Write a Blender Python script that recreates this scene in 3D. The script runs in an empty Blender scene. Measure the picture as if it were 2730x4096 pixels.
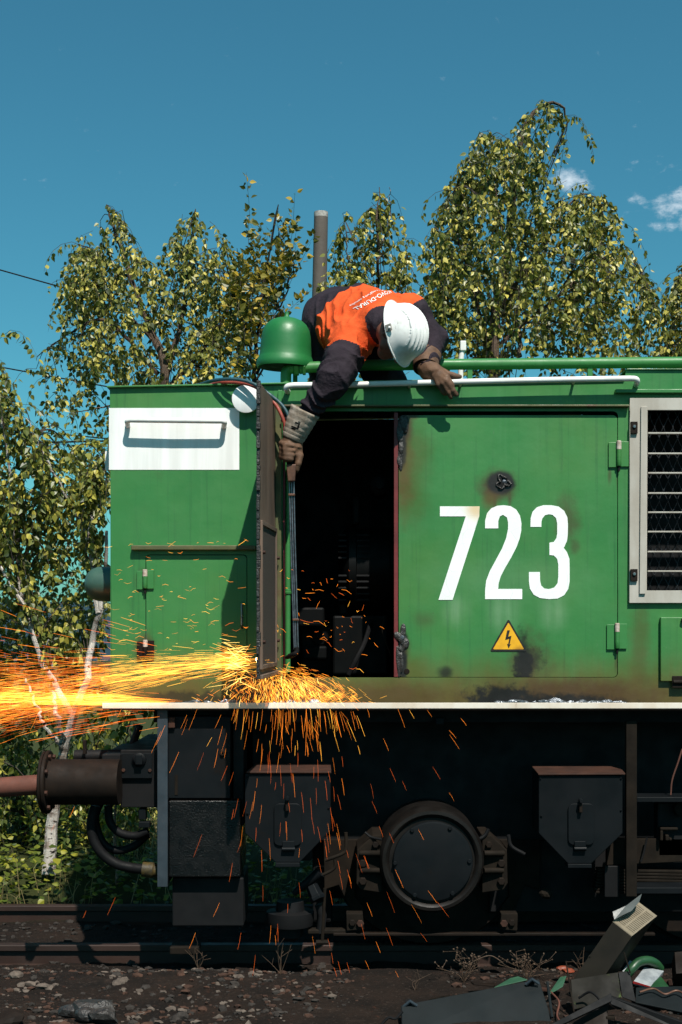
import bpy, bmesh, math, random
import numpy as np
from mathutils import Vector, Matrix, Quaternion
from mathutils.bvhtree import BVHTree
scene = bpy.context.scene
COL = scene.collection
random.seed(7); np.random.seed(7)
R = math.radians
# ------------------------------------------------------------------ camera
F, CX, HY, D0, ZC = 5432.0, 1365.0, 2490.0, 6.5, 1.65
cam_d = bpy.data.cameras.new('camera')
cam = bpy.data.objects.new('camera', cam_d); COL.objects.link(cam)
cam.location = (0, -D0, ZC); cam.rotation_euler = (R(90), 0, 0)
cam_d.sensor_fit = 'VERTICAL'; cam_d.sensor_height = 36; cam_d.lens = F / 4096 * 36
cam_d.shift_y = (HY - 2048) / 4096
cam_d.clip_start = 0.05; cam_d.clip_end = 20000
scene.camera = cam
# ------------------------------------------------------------------ light
SUN = Vector((0.20, -0.62, 0.92)).normalized()      # direction to the sun
elev = math.asin(SUN.z); azim = math.atan2(SUN.x, SUN.y)
sun_d = bpy.data.lights.new('sun', 'SUN'); sun_d.energy = 5.0; sun_d.angle = R(0.53); sun_d.color = (1, 0.945, 0.86)
sun = bpy.data.objects.new('sun', sun_d); COL.objects.link(sun)
sun.rotation_euler = SUN.to_track_quat('Z', 'Y').to_euler(); sun.location = SUN * 30
world = bpy.data.worlds.new('World'); scene.world = world; world.use_nodes = True
wn = world.node_tree.nodes; wl = world.node_tree.links
wn.clear()
sky = wn.new('ShaderNodeTexSky'); sky.sky_type = 'NISHITA'; sky.sun_disc = False
sky.sun_elevation = elev; sky.sun_rotation = azim
sky.altitude = 400; sky.air_density = 1.0; sky.dust_density = 1.2; sky.ozone_density = 3.0
bg = wn.new('ShaderNodeBackground'); bg.inputs[1].default_value = 0.067
wo = wn.new('ShaderNodeOutputWorld')
tint = wn.new('ShaderNodeMix'); tint.data_type = 'RGBA'; tint.blend_type = 'MULTIPLY'; tint.inputs[0].default_value = 1
tint.inputs[7].default_value = (0.45, 1.19, 1.09, 1)
wl.new(sky.outputs[0], tint.inputs[6])
# thin fair-weather cloud wisps low in the sky
tc = wn.new('ShaderNodeTexCoord')
def wnode(t, **k):
    n = wn.new(t)
    for a, b in k.items(): setattr(n, a, b)
    return n
mp = wnode('ShaderNodeMapping'); mp.inputs['Scale'].default_value = (1, 1, 1.7)
wl.new(tc.outputs['Generated'], mp.inputs[0])
nz = wnode('ShaderNodeTexNoise'); nz.inputs['Scale'].default_value = 62; nz.inputs['Detail'].default_value = 8; nz.inputs['Roughness'].default_value = 0.6
wl.new(mp.outputs[0], nz.inputs['Vector'])
mask = None
for (sx, sy, rx, ry) in ((2770, 830, 190, 90), (2275, 725, 100, 60), (2560, 850, 150, 100), (2640, 660, 130, 50)):
    d = Vector(((sx - CX), F, -(sy - HY))).normalized()
    vs = wnode('ShaderNodeVectorMath', operation='SUBTRACT'); vs.inputs[1].default_value = d
    wl.new(tc.outputs['Generated'], vs.inputs[0])
    vm = wnode('ShaderNodeVectorMath', operation='MULTIPLY'); vm.inputs[1].default_value = (F / rx, F / rx, F / ry)
    wl.new(vs.outputs[0], vm.inputs[0])
    ln = wnode('ShaderNodeVectorMath', operation='LENGTH'); wl.new(vm.outputs[0], ln.inputs[0])
    mr = wnode('ShaderNodeMapRange'); mr.inputs['From Min'].default_value = 1.25; mr.inputs['From Max'].default_value = 0.0
    mr.inputs['To Max'].default_value = 1.0 if rx != 150 and rx != 130 else 0.42
    wl.new(ln.outputs[1], mr.inputs[0])
    if mask is None: mask = mr.outputs[0]
    else:
        mx = wnode('ShaderNodeMath', operation='MAXIMUM'); wl.new(mask, mx.inputs[0]); wl.new(mr.outputs[0], mx.inputs[1]); mask = mx.outputs[0]
ad = wnode('ShaderNodeMath', operation='MULTIPLY_ADD'); ad.inputs[1].default_value = 0.50; ad.inputs[2].default_value = -0.30
wl.new(mask, ad.inputs[0])
ad2 = wnode('ShaderNodeMath', operation='ADD'); wl.new(ad.outputs[0], ad2.inputs[0]); wl.new(nz.outputs[0], ad2.inputs[1])
cr = wnode('ShaderNodeMapRange', interpolation_type='SMOOTHSTEP'); cr.inputs['From Min'].default_value = 0.36; cr.inputs['From Max'].default_value = 0.74
cr.inputs['To Max'].default_value = 0.85
wl.new(ad2.outputs[0], cr.inputs[0])
cm = wnode('ShaderNodeMix', data_type='RGBA'); cm.inputs[7].default_value = (9.0, 10.2, 11.2, 1)
wl.new(cr.outputs[0], cm.inputs[0]); wl.new(tint.outputs[2], cm.inputs[6])
wl.new(cm.outputs[2], bg.inputs[0]); wl.new(bg.outputs[0], wo.inputs[0])
scene.view_settings.view_transform = 'Standard'; scene.view_settings.look = 'None'
scene.view_settings.gamma = 1; scene.view_settings.exposure = 0.38
scene.view_settings.use_curve_mapping = False
scene.cycles.transparent_max_bounces = 96; scene.cycles.max_bounces = 8
# ------------------------------------------------------------------ helpers
def P(sx, sy, y=0.0):
    "a measured spot of the photograph (full-size pixels) at depth y behind the hood's side wall"
    d = D0 + y
    return Vector(((sx - CX) * d / F, y, ZC - (sy - HY) * d / F))
def crop(ox, oy, k): return lambda x, y: (ox + x / k, oy + y / k)
C1 = crop(950, 1050, 1.568); C2 = crop(350, 1450, 1.742); C3 = crop(0, 2300, 1.4255); C4 = crop(1000, 1600, 1.81)
C5 = crop(1550, 1400, 1.3288); C6 = crop(0, 2750, 1.568); C7 = crop(900, 2800, 1.568); C8 = crop(1800, 2800, 1.686)
C9 = crop(1500, 3600, 1.2748); DD = lambda x, y: (x * 1.7411, y * 1.7411)
def tag(o, label, cat, group=None):
    o['label'] = label; o['category'] = cat
    if group: o['group'] = group
    return o
def empty(name, loc, label, cat, group=None):
    o = bpy.data.objects.new(name, None); COL.objects.link(o); o.location = loc; o.empty_display_size = 0.1
    return tag(o, label, cat, group)
def root_loc(p):
    while p.parent: p = p.parent
    return Vector(p.location)
def link(me, name, mat, parent=None, smooth=False, bevel=0, auto=True):
    me.name = name
    o = bpy.data.objects.new(name, me); COL.objects.link(o)
    if mat is not None:
        if isinstance(mat, (list, tuple)):
            for m in mat: me.materials.append(m)
        else: me.materials.append(mat)
    if parent is not None:
        me.transform(Matrix.Translation(-root_loc(parent))); o.parent = parent
    else:
        co = np.empty(len(me.vertices) * 3); me.vertices.foreach_get('co', co); co = co.reshape(-1, 3)
        c = (co.min(0) + co.max(0)) / 2; c[2] = co[:, 2].min()
        me.transform(Matrix.Translation(-Vector(c))); o.location = c
    if smooth:
        me.polygons.foreach_set('use_smooth', [True] * len(me.polygons))
        if auto and hasattr(me, 'set_sharp_from_angle'): me.set_sharp_from_angle(angle=R(38))
    if bevel:
        b = o.modifiers.new('bevel', 'BEVEL'); b.width = bevel; b.segments = 2; b.limit_method = 'ANGLE'; b.angle_limit = R(35)
    return o
class MB:
    def __init__(s): s.v = []; s.f = []; s.m = []; s.cur = 0
    def add(s, vs, fs):
        n = len(s.v); s.v += [tuple(v) for v in vs]
        for f in fs: s.f.append([n + i for i in f]); s.m.append(s.cur)
        return s
    def box(s, a, b, M=None):
        x0, x1 = sorted((a[0], b[0])); y0, y1 = sorted((a[1], b[1])); z0, z1 = sorted((a[2], b[2]))
        vs = [Vector(c) for c in ((x0,y0,z0),(x1,y0,z0),(x1,y1,z0),(x0,y1,z0),(x0,y0,z1),(x1,y0,z1),(x1,y1,z1),(x0,y1,z1))]
        if M: vs = [M @ v for v in vs]
        return s.add(vs, [(3,2,1,0),(4,5,6,7),(0,1,5,4),(1,2,6,5),(2,3,7,6),(3,0,4,7)])
    def pbox(s, c0, c1, y0, y1):
        "box whose front face spans two measured corners at depth y0"
        a = P(*c0, y0); b = P(*c1, y0)
        return s.box((a.x, y0, a.z), (b.x, y1, b.z))
    def prism(s, pts, y0, y1, shape=None):
        "polygon of (x,z) extruded in y"
        n = len(pts)
        ar = sum(pts[i][0] * pts[(i+1) % n][1] - pts[(i+1) % n][0] * pts[i][1] for i in range(n))
        if ar < 0: pts = pts[::-1]
        vs = [(x, y0, z) for x, z in pts] + [(x, y1, z) for x, z in pts]
        return s.add(vs, [tuple(range(n)), tuple(range(2*n-1, n-1, -1))] + [(i, i+n, (i+1) % n + n, (i+1) % n)for i in range(n)])
    def pprism(s, cs, y0, y1):
        return s.prism([(P(*c, y0).x, P(*c, y0).z) for c in cs], y0, y1)
    def slab(s, q, th, n=None):
        "quad of world points given a thickness along its normal"
        q = [Vector(p) for p in q]
        nn = (q[1]-q[0]).cross(q[-1]-q[0]).normalized()
        k = len(q)
        vs = q + [p - nn * th for p in q]
        return s.add(vs, [tuple(range(k)), tuple(range(2*k-1, k-1, -1))] + [(i+k, (i+1) % k + k, (i+1) % k, i) for i in range(k)])
    def tube(s, pts, r, seg=10, caps=True):
        pts = [Vector(p) for p in pts]; n = len(pts)
        rs = r if isinstance(r, (list, tuple)) else [r] * n
        t0 = (pts[1] - pts[0]).normalized()
        up = Vector((0,0,1)) if abs(t0.z) < .9 else Vector((1,0,0))
        a = t0.cross(up).normalized(); rings = []
        for i in range(n):
            t = (pts[min(i+1, n-1)] - pts[max(i-1, 0)]).normalized()
            a = (a - t * a.dot(t)).normalized(); b = t.cross(a)
            rings.append([pts[i] + (a * math.cos(2*math.pi*k/seg) + b * math.sin(2*math.pi*k/seg)) * rs[i] for k in range(seg)])
        vs = [v for rg in rings for v in rg]; fs = []
        for i in range(n-1):
            for k in range(seg):
                k2 = (k+1) % seg
                fs.append((i*seg+k, i*seg+k2, (i+1)*seg+k2, (i+1)*seg+k))
        if caps: fs += [tuple(range(seg-1, -1, -1)), tuple((n-1)*seg + k for k in range(seg))]
        return s.add(vs, fs)
    def lathe(s, c, axis, prof, seg=24):
        "profile of (distance along axis, radius)"
        c = Vector(c); ax = Vector(axis).normalized(); pts = [c + ax * p[0] for p in prof]
        up = Vector((0,0,1)) if abs(ax.z) < .9 else Vector((1,0,0))
        a = ax.cross(up).normalized(); b = ax.cross(a); vs = []; fs = []
        for (h, r), p in zip(prof, pts):
            vs += [p + (a * math.cos(2*math.pi*k/seg) + b * math.sin(2*math.pi*k/seg)) * max(r, 1e-5) for k in range(seg)]
        for i in range(len(prof)-1):
            for k in range(seg):
                k2 = (k+1) % seg
                fs.append((i*seg+k, i*seg+k2, (i+1)*seg+k2, (i+1)*seg+k))
        fs += [tuple(range(seg-1, -1, -1)), tuple((len(prof)-1)*seg + k for k in range(seg))]
        return s.add(vs, fs)
    def bolt(s, c, axis, r, h):
        "hex head"
        return s.lathe(c, axis, [(0, r), (h*.85, r), (h, r*.85)], 6)
    def blob(s, c, r, seed=0, sub=2, amp=.3, flat=1.0):
        bm = bmesh.new(); bmesh.ops.create_icosphere(bm, subdivisions=sub, radius=1); rnd = random.Random(seed)
        ph = [(Vector((rnd.gauss(0,1), rnd.gauss(0,1), rnd.gauss(0,1))) * 1.6, rnd.random()*6) for _ in range(4)]
        rr = r if isinstance(r, (tuple, list)) else (r, r, r)
        vs = []
        for v in bm.verts:
            k = 1 + amp * sum(math.sin(v.co.dot(p) + q) for p, q in ph) / 2.2
            vs.append((c[0] + v.co.x*rr[0]*k, c[1] + v.co.y*rr[1]*k, c[2] + v.co.z*rr[2]*k*flat))
        fs = [tuple(v.index for v in f.verts) for f in bm.faces]; bm.free()
        return s.add(vs, fs)
    def build(s, name, mat, parent=None, smooth=False, bevel=0, kind=None, label=None):
        me = bpy.data.meshes.new(name); me.from_pydata(s.v, [], s.f)
        me.validate(); me.update()
        bm = bmesh.new(); bm.from_mesh(me); bmesh.ops.recalc_face_normals(bm, faces=bm.faces); bm.to_mesh(me); bm.free()
        o = link(me, name, mat, parent, smooth, bevel)
        if any(s.m):
            me.polygons.foreach_set('material_index', s.m)
        if kind: o['kind'] = kind
        if label: o['label'] = label
        return o
def rrect(x0, z0, x1, z1, r, n=5):
    x0, x1 = sorted((x0, x1)); z0, z1 = sorted((z0, z1)); pts = []
    for cx, cz, a0 in ((x1-r, z1-r, 0), (x0+r, z1-r, 90), (x0+r, z0+r, 180), (x1-r, z0+r, 270)):
        for k in range(n+1):
            a = R(a0 + 90*k/n); pts.append((cx + r*math.cos(a), cz + r*math.sin(a)))
    return pts
def prrect(c0, c1, r, y=0.0):
    a = P(*c0, y); b = P(*c1, y); return rrect(a.x, a.z, b.x, b.z, r)
def plate(name, outer, holes, y0, th, mat, parent, bevel=0.0, label=None):
    "flat sheet in the x-z plane with real openings; front face at y0"
    cu = bpy.data.curves.new(name, 'CURVE'); cu.dimensions = '2D'; cu.fill_mode = 'BOTH'; cu.extrude = th/2 - bevel
    cu.bevel_depth = bevel; cu.bevel_resolution = 1; cu.offset = -bevel
    for pts in [outer] + list(holes):
        sp = cu.splines.new('POLY'); sp.points.add(len(pts)-1); sp.use_cyclic_u = True
        for p, q in zip(sp.points, pts): p.co = (q[0], q[1], 0, 1)
    o = bpy.data.objects.new(name, cu); me = bpy.data.meshes.new_from_object(o)
    bpy.data.objects.remove(o); bpy.data.curves.remove(cu)
    me.transform(Matrix.Translation((0, y0 + th/2, 0)) @ Matrix.Rotation(R(90), 4, 'X'))
    me.materials.clear()
    o = link(me, name, mat, parent)
    if label: o['label'] = label
    return o
def bez(ps, n=24):
    "smooth curve through points (Catmull-Rom)"
    ps = [Vector(p) for p in ps]; q = [2*ps[0]-ps[1]] + ps + [2*ps[-1]-ps[-2]]; out = []
    segs = len(ps)-1; per = max(2, n // segs)
    for i in range(segs):
        a, b, c, d = q[i:i+4]
        for k in range(per):
            t = k/per
            out.append(.5*((2*b) + (c-a)*t + (2*a-5*b+4*c-d)*t*t + (3*b-a-3*c+d)*t**3))
    return out + [ps[-1]]
# ------------------------------------------------------------------ materials
class NT:
    def __init__(s, name):
        s.mat = bpy.data.materials.new(name); s.mat.use_nodes = True; s.t = s.mat.node_tree; s.n = s.t.nodes
        s.b = s.n['Principled BSDF']; s.out = s.n['Material Output']
        s.pos = s.new('ShaderNodeNewGeometry').outputs['Position']
    def new(s, t, **k):
        n = s.n.new(t)
        for a, b in k.items(): setattr(n, a, b)
        return n
    def l(s, a, b): s.t.links.new(a, b)
    def val(s, sock, v):
        if hasattr(v, 'is_linked') or isinstance(v, bpy.types.NodeSocket): s.l(v, sock)
        else: sock.default_value = v
    def math(s, op, a, b=0.0, c=None, clamp=False):
        n = s.new('ShaderNodeMath', operation=op, use_clamp=clamp); s.val(n.inputs[0], a); s.val(n.inputs[1], b)
        if c is not None: s.val(n.inputs[2], c)
        return n.outputs[0]
    def noise(s, scale, detail=4, rough=.55, stretch=None, off=(0,0,0), vec=None):
        v = vec or s.pos
        if stretch or any(off):
            m = s.new('ShaderNodeMapping'); m.inputs['Scale'].default_value = stretch or (1,1,1); m.inputs['Location'].default_value = off
            s.l(v, m.inputs[0]); v = m.outputs[0]
        n = s.new('ShaderNodeTexNoise'); n.inputs['Scale'].default_value = scale; n.inputs['Detail'].default_value = detail
        n.inputs['Roughness'].default_value = rough; s.l(v, n.inputs['Vector']); return n.outputs[0]
    def ramp(s, v, a, b, lo=0.0, hi=1.0):
        n = s.new('ShaderNodeMapRange', interpolation_type='SMOOTHSTEP')
        s.val(n.inputs[0], v); n.inputs[1].default_value = a; n.inputs[2].default_value = b; n.inputs[3].default_value = lo; n.inputs[4].default_value = hi
        return n.outputs[0]
    def mix(s, f, a, b, mode='MIX'):
        n = s.new('ShaderNodeMix', data_type='RGBA', blend_type=mode)
        s.val(n.inputs[0], f)
        for sk, v in ((n.inputs[6], a), (n.inputs[7], b)):
            if isinstance(v, bpy.types.NodeSocket): s.l(v, sk)
            else: sk.default_value = (*v[:3], 1)
        return n.outputs[2]
    def spot(s, x, z, rx, rz, wob=.5, freq=9.0, soft=.5, stretch=None):
        "a stain with its own ragged outline round a place on the wall"
        vs = s.new('ShaderNodeVectorMath', operation='SUBTRACT'); s.l(s.pos, vs.inputs[0]); vs.inputs[1].default_value = (x, 0, z)
        vm = s.new('ShaderNodeVectorMath', operation='MULTIPLY'); s.l(vs.outputs[0], vm.inputs[0]); vm.inputs[1].default_value = (1/rx, 0, 1/rz)
        ln = s.new('ShaderNodeVectorMath', operation='LENGTH'); s.l(vm.outputs[0], ln.inputs[0])
        nz = s.noise(freq, 5, .6, stretch, (x*3, 0, z*5))
        d = s.math('MULTIPLY_ADD', s.math('SUBTRACT', nz, .5), wob*2, ln.outputs[1])
        return s.ramp(d, 1.0, 1.0 - soft)
    def bump(s, h, strength=.3, dist=.002):
        n = s.new('ShaderNodeBump'); n.inputs['Strength'].default_value = strength; n.inputs['Distance'].default_value = dist
        s.l(h, n.inputs['Height']); s.l(n.outputs[0], s.b.inputs['Normal'])
    def set(s, color=None, rough=None, metal=None, spec=None):
        for k, v in (('Base Color', color), ('Roughness', rough), ('Metallic', metal), ('Specular IOR Level', spec)):
            if v is None: continue
            sk = s.b.inputs[k]
            if isinstance(v, bpy.types.NodeSocket): s.l(v, sk)
            elif isinstance(v, (tuple, list)): sk.default_value = (*v[:3], 1)
            else: sk.default_value = v
        return s.mat
def pm(name, c1, c2=None, scale=12, rough=.6, bump=.25, dist=.002, bscale=None, metal=0, rust=None, rust_lo=.55, spec=.4, stretch=None, fine=0.0):
    t = NT(name)
    c2 = c2 or tuple(k*.6 for k in c1)
    col = t.mix(t.ramp(t.noise(scale, 5, .6, stretch), .3, .7), c1, c2)
    if rust: col = t.mix(t.ramp(t.noise(scale*.7, 7, .68, stretch, (3, 5, 1)), rust_lo, rust_lo+.14), col, rust)
    if fine: col = t.mix(t.ramp(t.noise(scale*14, 3, .6), .35, .75, 0, fine), col, (0.01, 0.009, 0.008))
    r = t.ramp(t.noise(scale*1.7, 3, .5, None, (9, 2, 4)), .2, .8, max(.05, rough-.14), min(1, rough+.14))
    t.set(col, r, metal, spec)
    if bump: t.bump(t.noise(bscale or scale*6, 4, .6), bump, dist)
    return t.mat
def sx(x): return P(x, 0).x
def sz(y): return P(0, y).z
GREEN, GREEN2 = (0.028, 0.158, 0.040), (0.040, 0.184, 0.048)
RUSTB = (0.085, 0.040, 0.016)
def green_paint(name, extra=None, chips=True, low_rust=True, streak=.5):
    t = NT(name)
    col = t.mix(t.ramp(t.noise(2.2, 4, .55), .3, .7), GREEN, GREEN2)
    col = t.mix(t.ramp(t.noise(1.4, 5, .6, None, (8, 3, 2)), .45, .75, 0, .6), col, (0.062, 0.172, 0.036))
    col = t.mix(t.ramp(t.noise(90, 3, .6, (1, 1, .25), (6, 1, 3)), .66, .74, 0, .35), col, (0.10, 0.19, 0.09))
    # rain streaks running down and slightly faded, chalky areas
    st = t.noise(38, 5, .65, (1, 1, .035))
    col = t.mix(t.ramp(st, .52, .78, 0, streak), col, (0.012, 0.060, 0.024))
    st2 = t.noise(22, 4, .6, (1, 1, .06), (7, 3, 0))
    col = t.mix(t.ramp(st2, .55, .8, 0, .32), col, (0.075, 0.215, 0.085))
    col = t.mix(t.ramp(t.noise(5, 6, .7, None, (4, 1, 9)), .60, .82, 0, .45), col, (0.05, 0.075, 0.026))
    if low_rust:
        sp = t.new('ShaderNodeSeparateXYZ'); t.l(t.pos, sp.inputs[0])
        h = t.math('MULTIPLY_ADD', t.noise(6, 5, .6, (1, 1, .35)), .22, sp.outputs[2])
        col = t.mix(t.ramp(h, sz(2560) + .11, sz(2790) + .11, 0, .9), col, (0.105, 0.068, 0.016))
    rough = t.ramp(t.noise(6, 4, .6), .3, .7, .38, .55)
    if extra: col = extra(t, col)
    if chips:
        ch = t.noise(60, 3, .5, None, (2, 8, 5))
        col = t.mix(t.ramp(ch, .74, .76, 0, .7), col, (0.05, 0.03, 0.016))
    t.set(col, rough, 0, .42)
    t.bump(t.noise(5, 4, .5), .22, .02)
    return t.mat
def S(x, y): return sx(x), sz(y)
def wall_extra(t, col):
    brown = (0.075, 0.048, 0.013); soot = (0.010, 0.008, 0.007)
    for x, y, rx, rz, c, f in ((1560, 2790, .40, .11, brown, .95), (2280, 2790, .70, .15, (0.065, 0.034, 0.012), .95), (1150, 2760, .3, .14, (0.06, 0.03, 0.01), .9),
                            (2010, 2795, .22, .085, soot, 1), (2250, 2805, .36, .045, soot, .95), (1010, 2770, .13, .16, (0.02, 0.012, 0.008), .9), (760, 2795, .25, .05, soot, .7),
                            (2560, 2560, .07, .30, brown, .5), (2540, 2200, .03, .3, brown, .4), (580, 2590, .07, .12, (0.06, 0.03, 0.012), .85), (578, 2320, .06, .075, (0.05, 0.03, 0.012), .6)):
        m = t.spot(*S(x, y), rx, rz, .8 if c == soot else .5, 24 if c == soot else 11, .55 if c == soot else .8)
        col = t.mix(t.math('MULTIPLY', m, f), col, c)
    return col
def door_extra(t, col):
    for x, y, L in ((2474, 1925, .10), (2467, 2650, .08), (2440, 1900, .06), (1980, 2010, .08), (2040, 2000, .06)):
        col = t.mix(t.math('MULTIPLY', t.spot(*S(x, y), .014, L, .6, 30, .9, (1, 1, .2)), .6), col, (0.05, 0.028, 0.012))
    brown = (0.085, 0.058, 0.013); soot = (0.009, 0.008, 0.007); burnt = (0.05, 0.022, 0.010)
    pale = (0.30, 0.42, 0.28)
    for x, y, rx, rz in ((1830, 2440, .10, .13), (2015, 2450, .11, .15), (2215, 2450, .11, .13)):   # pale streaky patches below the numerals
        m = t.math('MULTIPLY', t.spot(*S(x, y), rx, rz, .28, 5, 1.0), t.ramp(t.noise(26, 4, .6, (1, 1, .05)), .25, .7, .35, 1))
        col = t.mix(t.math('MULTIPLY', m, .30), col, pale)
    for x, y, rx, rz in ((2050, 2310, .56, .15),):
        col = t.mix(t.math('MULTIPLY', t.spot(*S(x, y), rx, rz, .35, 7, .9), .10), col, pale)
    for x, y, rx, rz, w, fq, so, c, f in (
        (1640, 1880, .15, .36, .5, 6, 1, (0.062, 0.085, 0.014), .85), (1612, 1880, .07, .36, .6, 9, .9, brown, .9), (1640, 2690, .2, .12, .5, 8, 1, (0.075, 0.085, 0.014), .8), (1610, 1700, .075, .13, .4, 9, .8, burnt, .95), (1600, 2600, .06, .14, .5, 9, .8, burnt, .95),
        (1700, 2480, .09, .06, .5, 9, .9, (0.05, 0.04, 0.015), .5), (2270, 2070, .09, .15, .6, 11, .9, (0.055, 0.05, 0.018), .7), (2300, 2185, .04, .05, .6, 14, .9, burnt, .5),
        (1990, 1945, .125, .105, .45, 12, .8, burnt, .95), (1960, 2000, .06, .07, .4, 10, .9, brown, .8),
        (2005, 1930, .082, .066, .22, 13, .35, soot, 1), (2120, 2640, .15, .20, .6, 13, 1, burnt, .75), (2095, 2665, .060, .12, .9, 26, .55, soot, .97), (2090, 2590, .040, .13, .9, 34, .9, soot, .75), (2120, 2640, .09, .08, 1.0, 40, .8, soot, .6),
        (1785, 2690, .05, .045, .5, 14, .8, soot, .85), (1610, 2660, .032, .11, .5, 14, .6, soot, 1), (1612, 2560, .03, .07, .5, 14, .6, soot, 1),
        (1602, 1720, .045, .11, .4, 12, .5, soot, 1), (1608, 1800, .03, .10, .4, 12, .5, soot, .9), (1650, 1662, .05, .03, .5, 12, .7, burnt, .8)):
        col = t.mix(t.math('MULTIPLY', t.spot(*S(x, y), rx, rz, w, fq, so), f), col, c)
    return col
M = {}
M['wall'] = green_paint('weathered green paint with soot', wall_extra)
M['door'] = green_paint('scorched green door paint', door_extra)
M['green'] = green_paint('green enamel', None, True, False, .25)
M['bell'] = pm('glossy green enamel', (0.012, 0.125, 0.032), (0.016, 0.150, 0.040), 5, .48, .2, .002, 60, spec=.5, rust=(0.01, 0.075, 0.024), rust_lo=.66)
M['white'] = pm('white gloss paint', (0.82, 0.83, 0.82), (0.68, 0.69, 0.67), 16, .55, .15, .004, 9, spec=.25, stretch=(1, 1, .07), rust=(0.52, 0.50, 0.46), rust_lo=.70)
M['digit'] = pm('white numeral paint', (0.86, 0.88, 0.86), (0.76, 0.79, 0.76), 5, .55, .1, .001, 30, spec=.3)
M['rail_white'] = pm('chipped white rail paint', (0.78, 0.78, 0.76), (0.66, 0.65, 0.62), 6, .5, .2, .001, 40, rust=(0.16, 0.08, 0.045), rust_lo=.66)
M['edge_white'] = pm('rusting white edge paint', (0.72, 0.66, 0.58), (0.60, 0.50, 0.40), 7, .6, .3, .002, 40, rust=(0.22, 0.10, 0.05), rust_lo=.60, stretch=(1, 1, .5))
M['frame_grey'] = pm('grimy off-white paint', (0.44, 0.415, 0.37), (0.33, 0.295, 0.25), 5, .6, .2, .002, 40, rust=(0.17, 0.085, 0.045), rust_lo=.57, stretch=(1.6, 1, .5))
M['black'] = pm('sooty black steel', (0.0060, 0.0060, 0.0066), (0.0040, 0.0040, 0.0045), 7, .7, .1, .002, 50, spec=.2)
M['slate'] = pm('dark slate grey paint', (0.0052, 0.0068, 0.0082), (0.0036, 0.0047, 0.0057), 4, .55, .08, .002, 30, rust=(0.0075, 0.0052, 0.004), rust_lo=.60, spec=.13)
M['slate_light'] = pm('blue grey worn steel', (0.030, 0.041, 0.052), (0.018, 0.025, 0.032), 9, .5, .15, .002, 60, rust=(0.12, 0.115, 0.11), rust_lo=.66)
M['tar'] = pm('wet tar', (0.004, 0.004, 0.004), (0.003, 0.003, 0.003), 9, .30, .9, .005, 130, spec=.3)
M['rust'] = pm('rusty steel', (0.052, 0.023, 0.015), (0.030, 0.015, 0.011), 9, .75, .15, .003, 60, spec=.2)
M['rust_dark'] = pm('dark rusty steel', (0.0125, 0.0076, 0.005), (0.0068, 0.0045, 0.0033), 10, .7, .12, .002, 60, spec=.15)
M['brown'] = pm('dusty brown steel', (0.0145, 0.0105, 0.0074), (0.0078, 0.0060, 0.0045), 12, .8, .15, .003, 70, spec=.1)
M['rod'] = pm('red oxide rod', (0.12, 0.046, 0.032), (0.08, 0.033, 0.024), 12, .7, .15, .003, 90, spec=.25)
M['primer'] = pm('brown grey primer', (0.165, 0.112, 0.082), (0.090, 0.062, 0.046), 5, .6, .1, .002, 60, stretch=(1, 1, .25), rust=(0.035, 0.026, 0.020), rust_lo=.62)
M['maroon'] = pm('maroon primer', (0.17, 0.022, 0.024), (0.10, 0.016, 0.016), 9, .6, .2, .002, 60, rust=(0.02, 0.012, 0.01), rust_lo=.62)
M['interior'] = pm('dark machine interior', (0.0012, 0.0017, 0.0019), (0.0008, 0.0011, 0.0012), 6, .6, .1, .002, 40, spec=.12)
M['rubber'] = pm('black rubber', (0.006, 0.006, 0.0065), (0.004, 0.004, 0.0045), 20, .6, .1, .001, 90, spec=.12)
M['steel'] = pm('bare steel', (0.30, 0.31, 0.33), (0.18, 0.19, 0.20), 30, .35, .2, .001, 90, metal=.9)
M['char'] = pm('charred metal', (0.014, 0.012, 0.011), (0.034, 0.031, 0.029), 30, .45, .8, .008, 70, spec=.5)
M['melt'] = pm('melted slag', (0.05, 0.056, 0.064), (0.17, 0.185, 0.21), 40, .3, .9, .006, 60, metal=.6)
M['pale_dirt'] = pm('chipped filler', (0.55, 0.48, 0.42), (0.30, 0.22, 0.17), 40, .7, .4, .002, 90)
# ================================================================== the locomotive
LOCO = empty('locomotive', (0.9, 0.6, 0.0), 'green diesel shunting locomotive numbered 723, its engine door hanging open', 'locomotive')
XR = 3500                                           # right end of what is built, beyond the frame
def pts(cs, y=0.0): return [(P(*c, y).x, P(*c, y).z) for c in cs]
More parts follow.
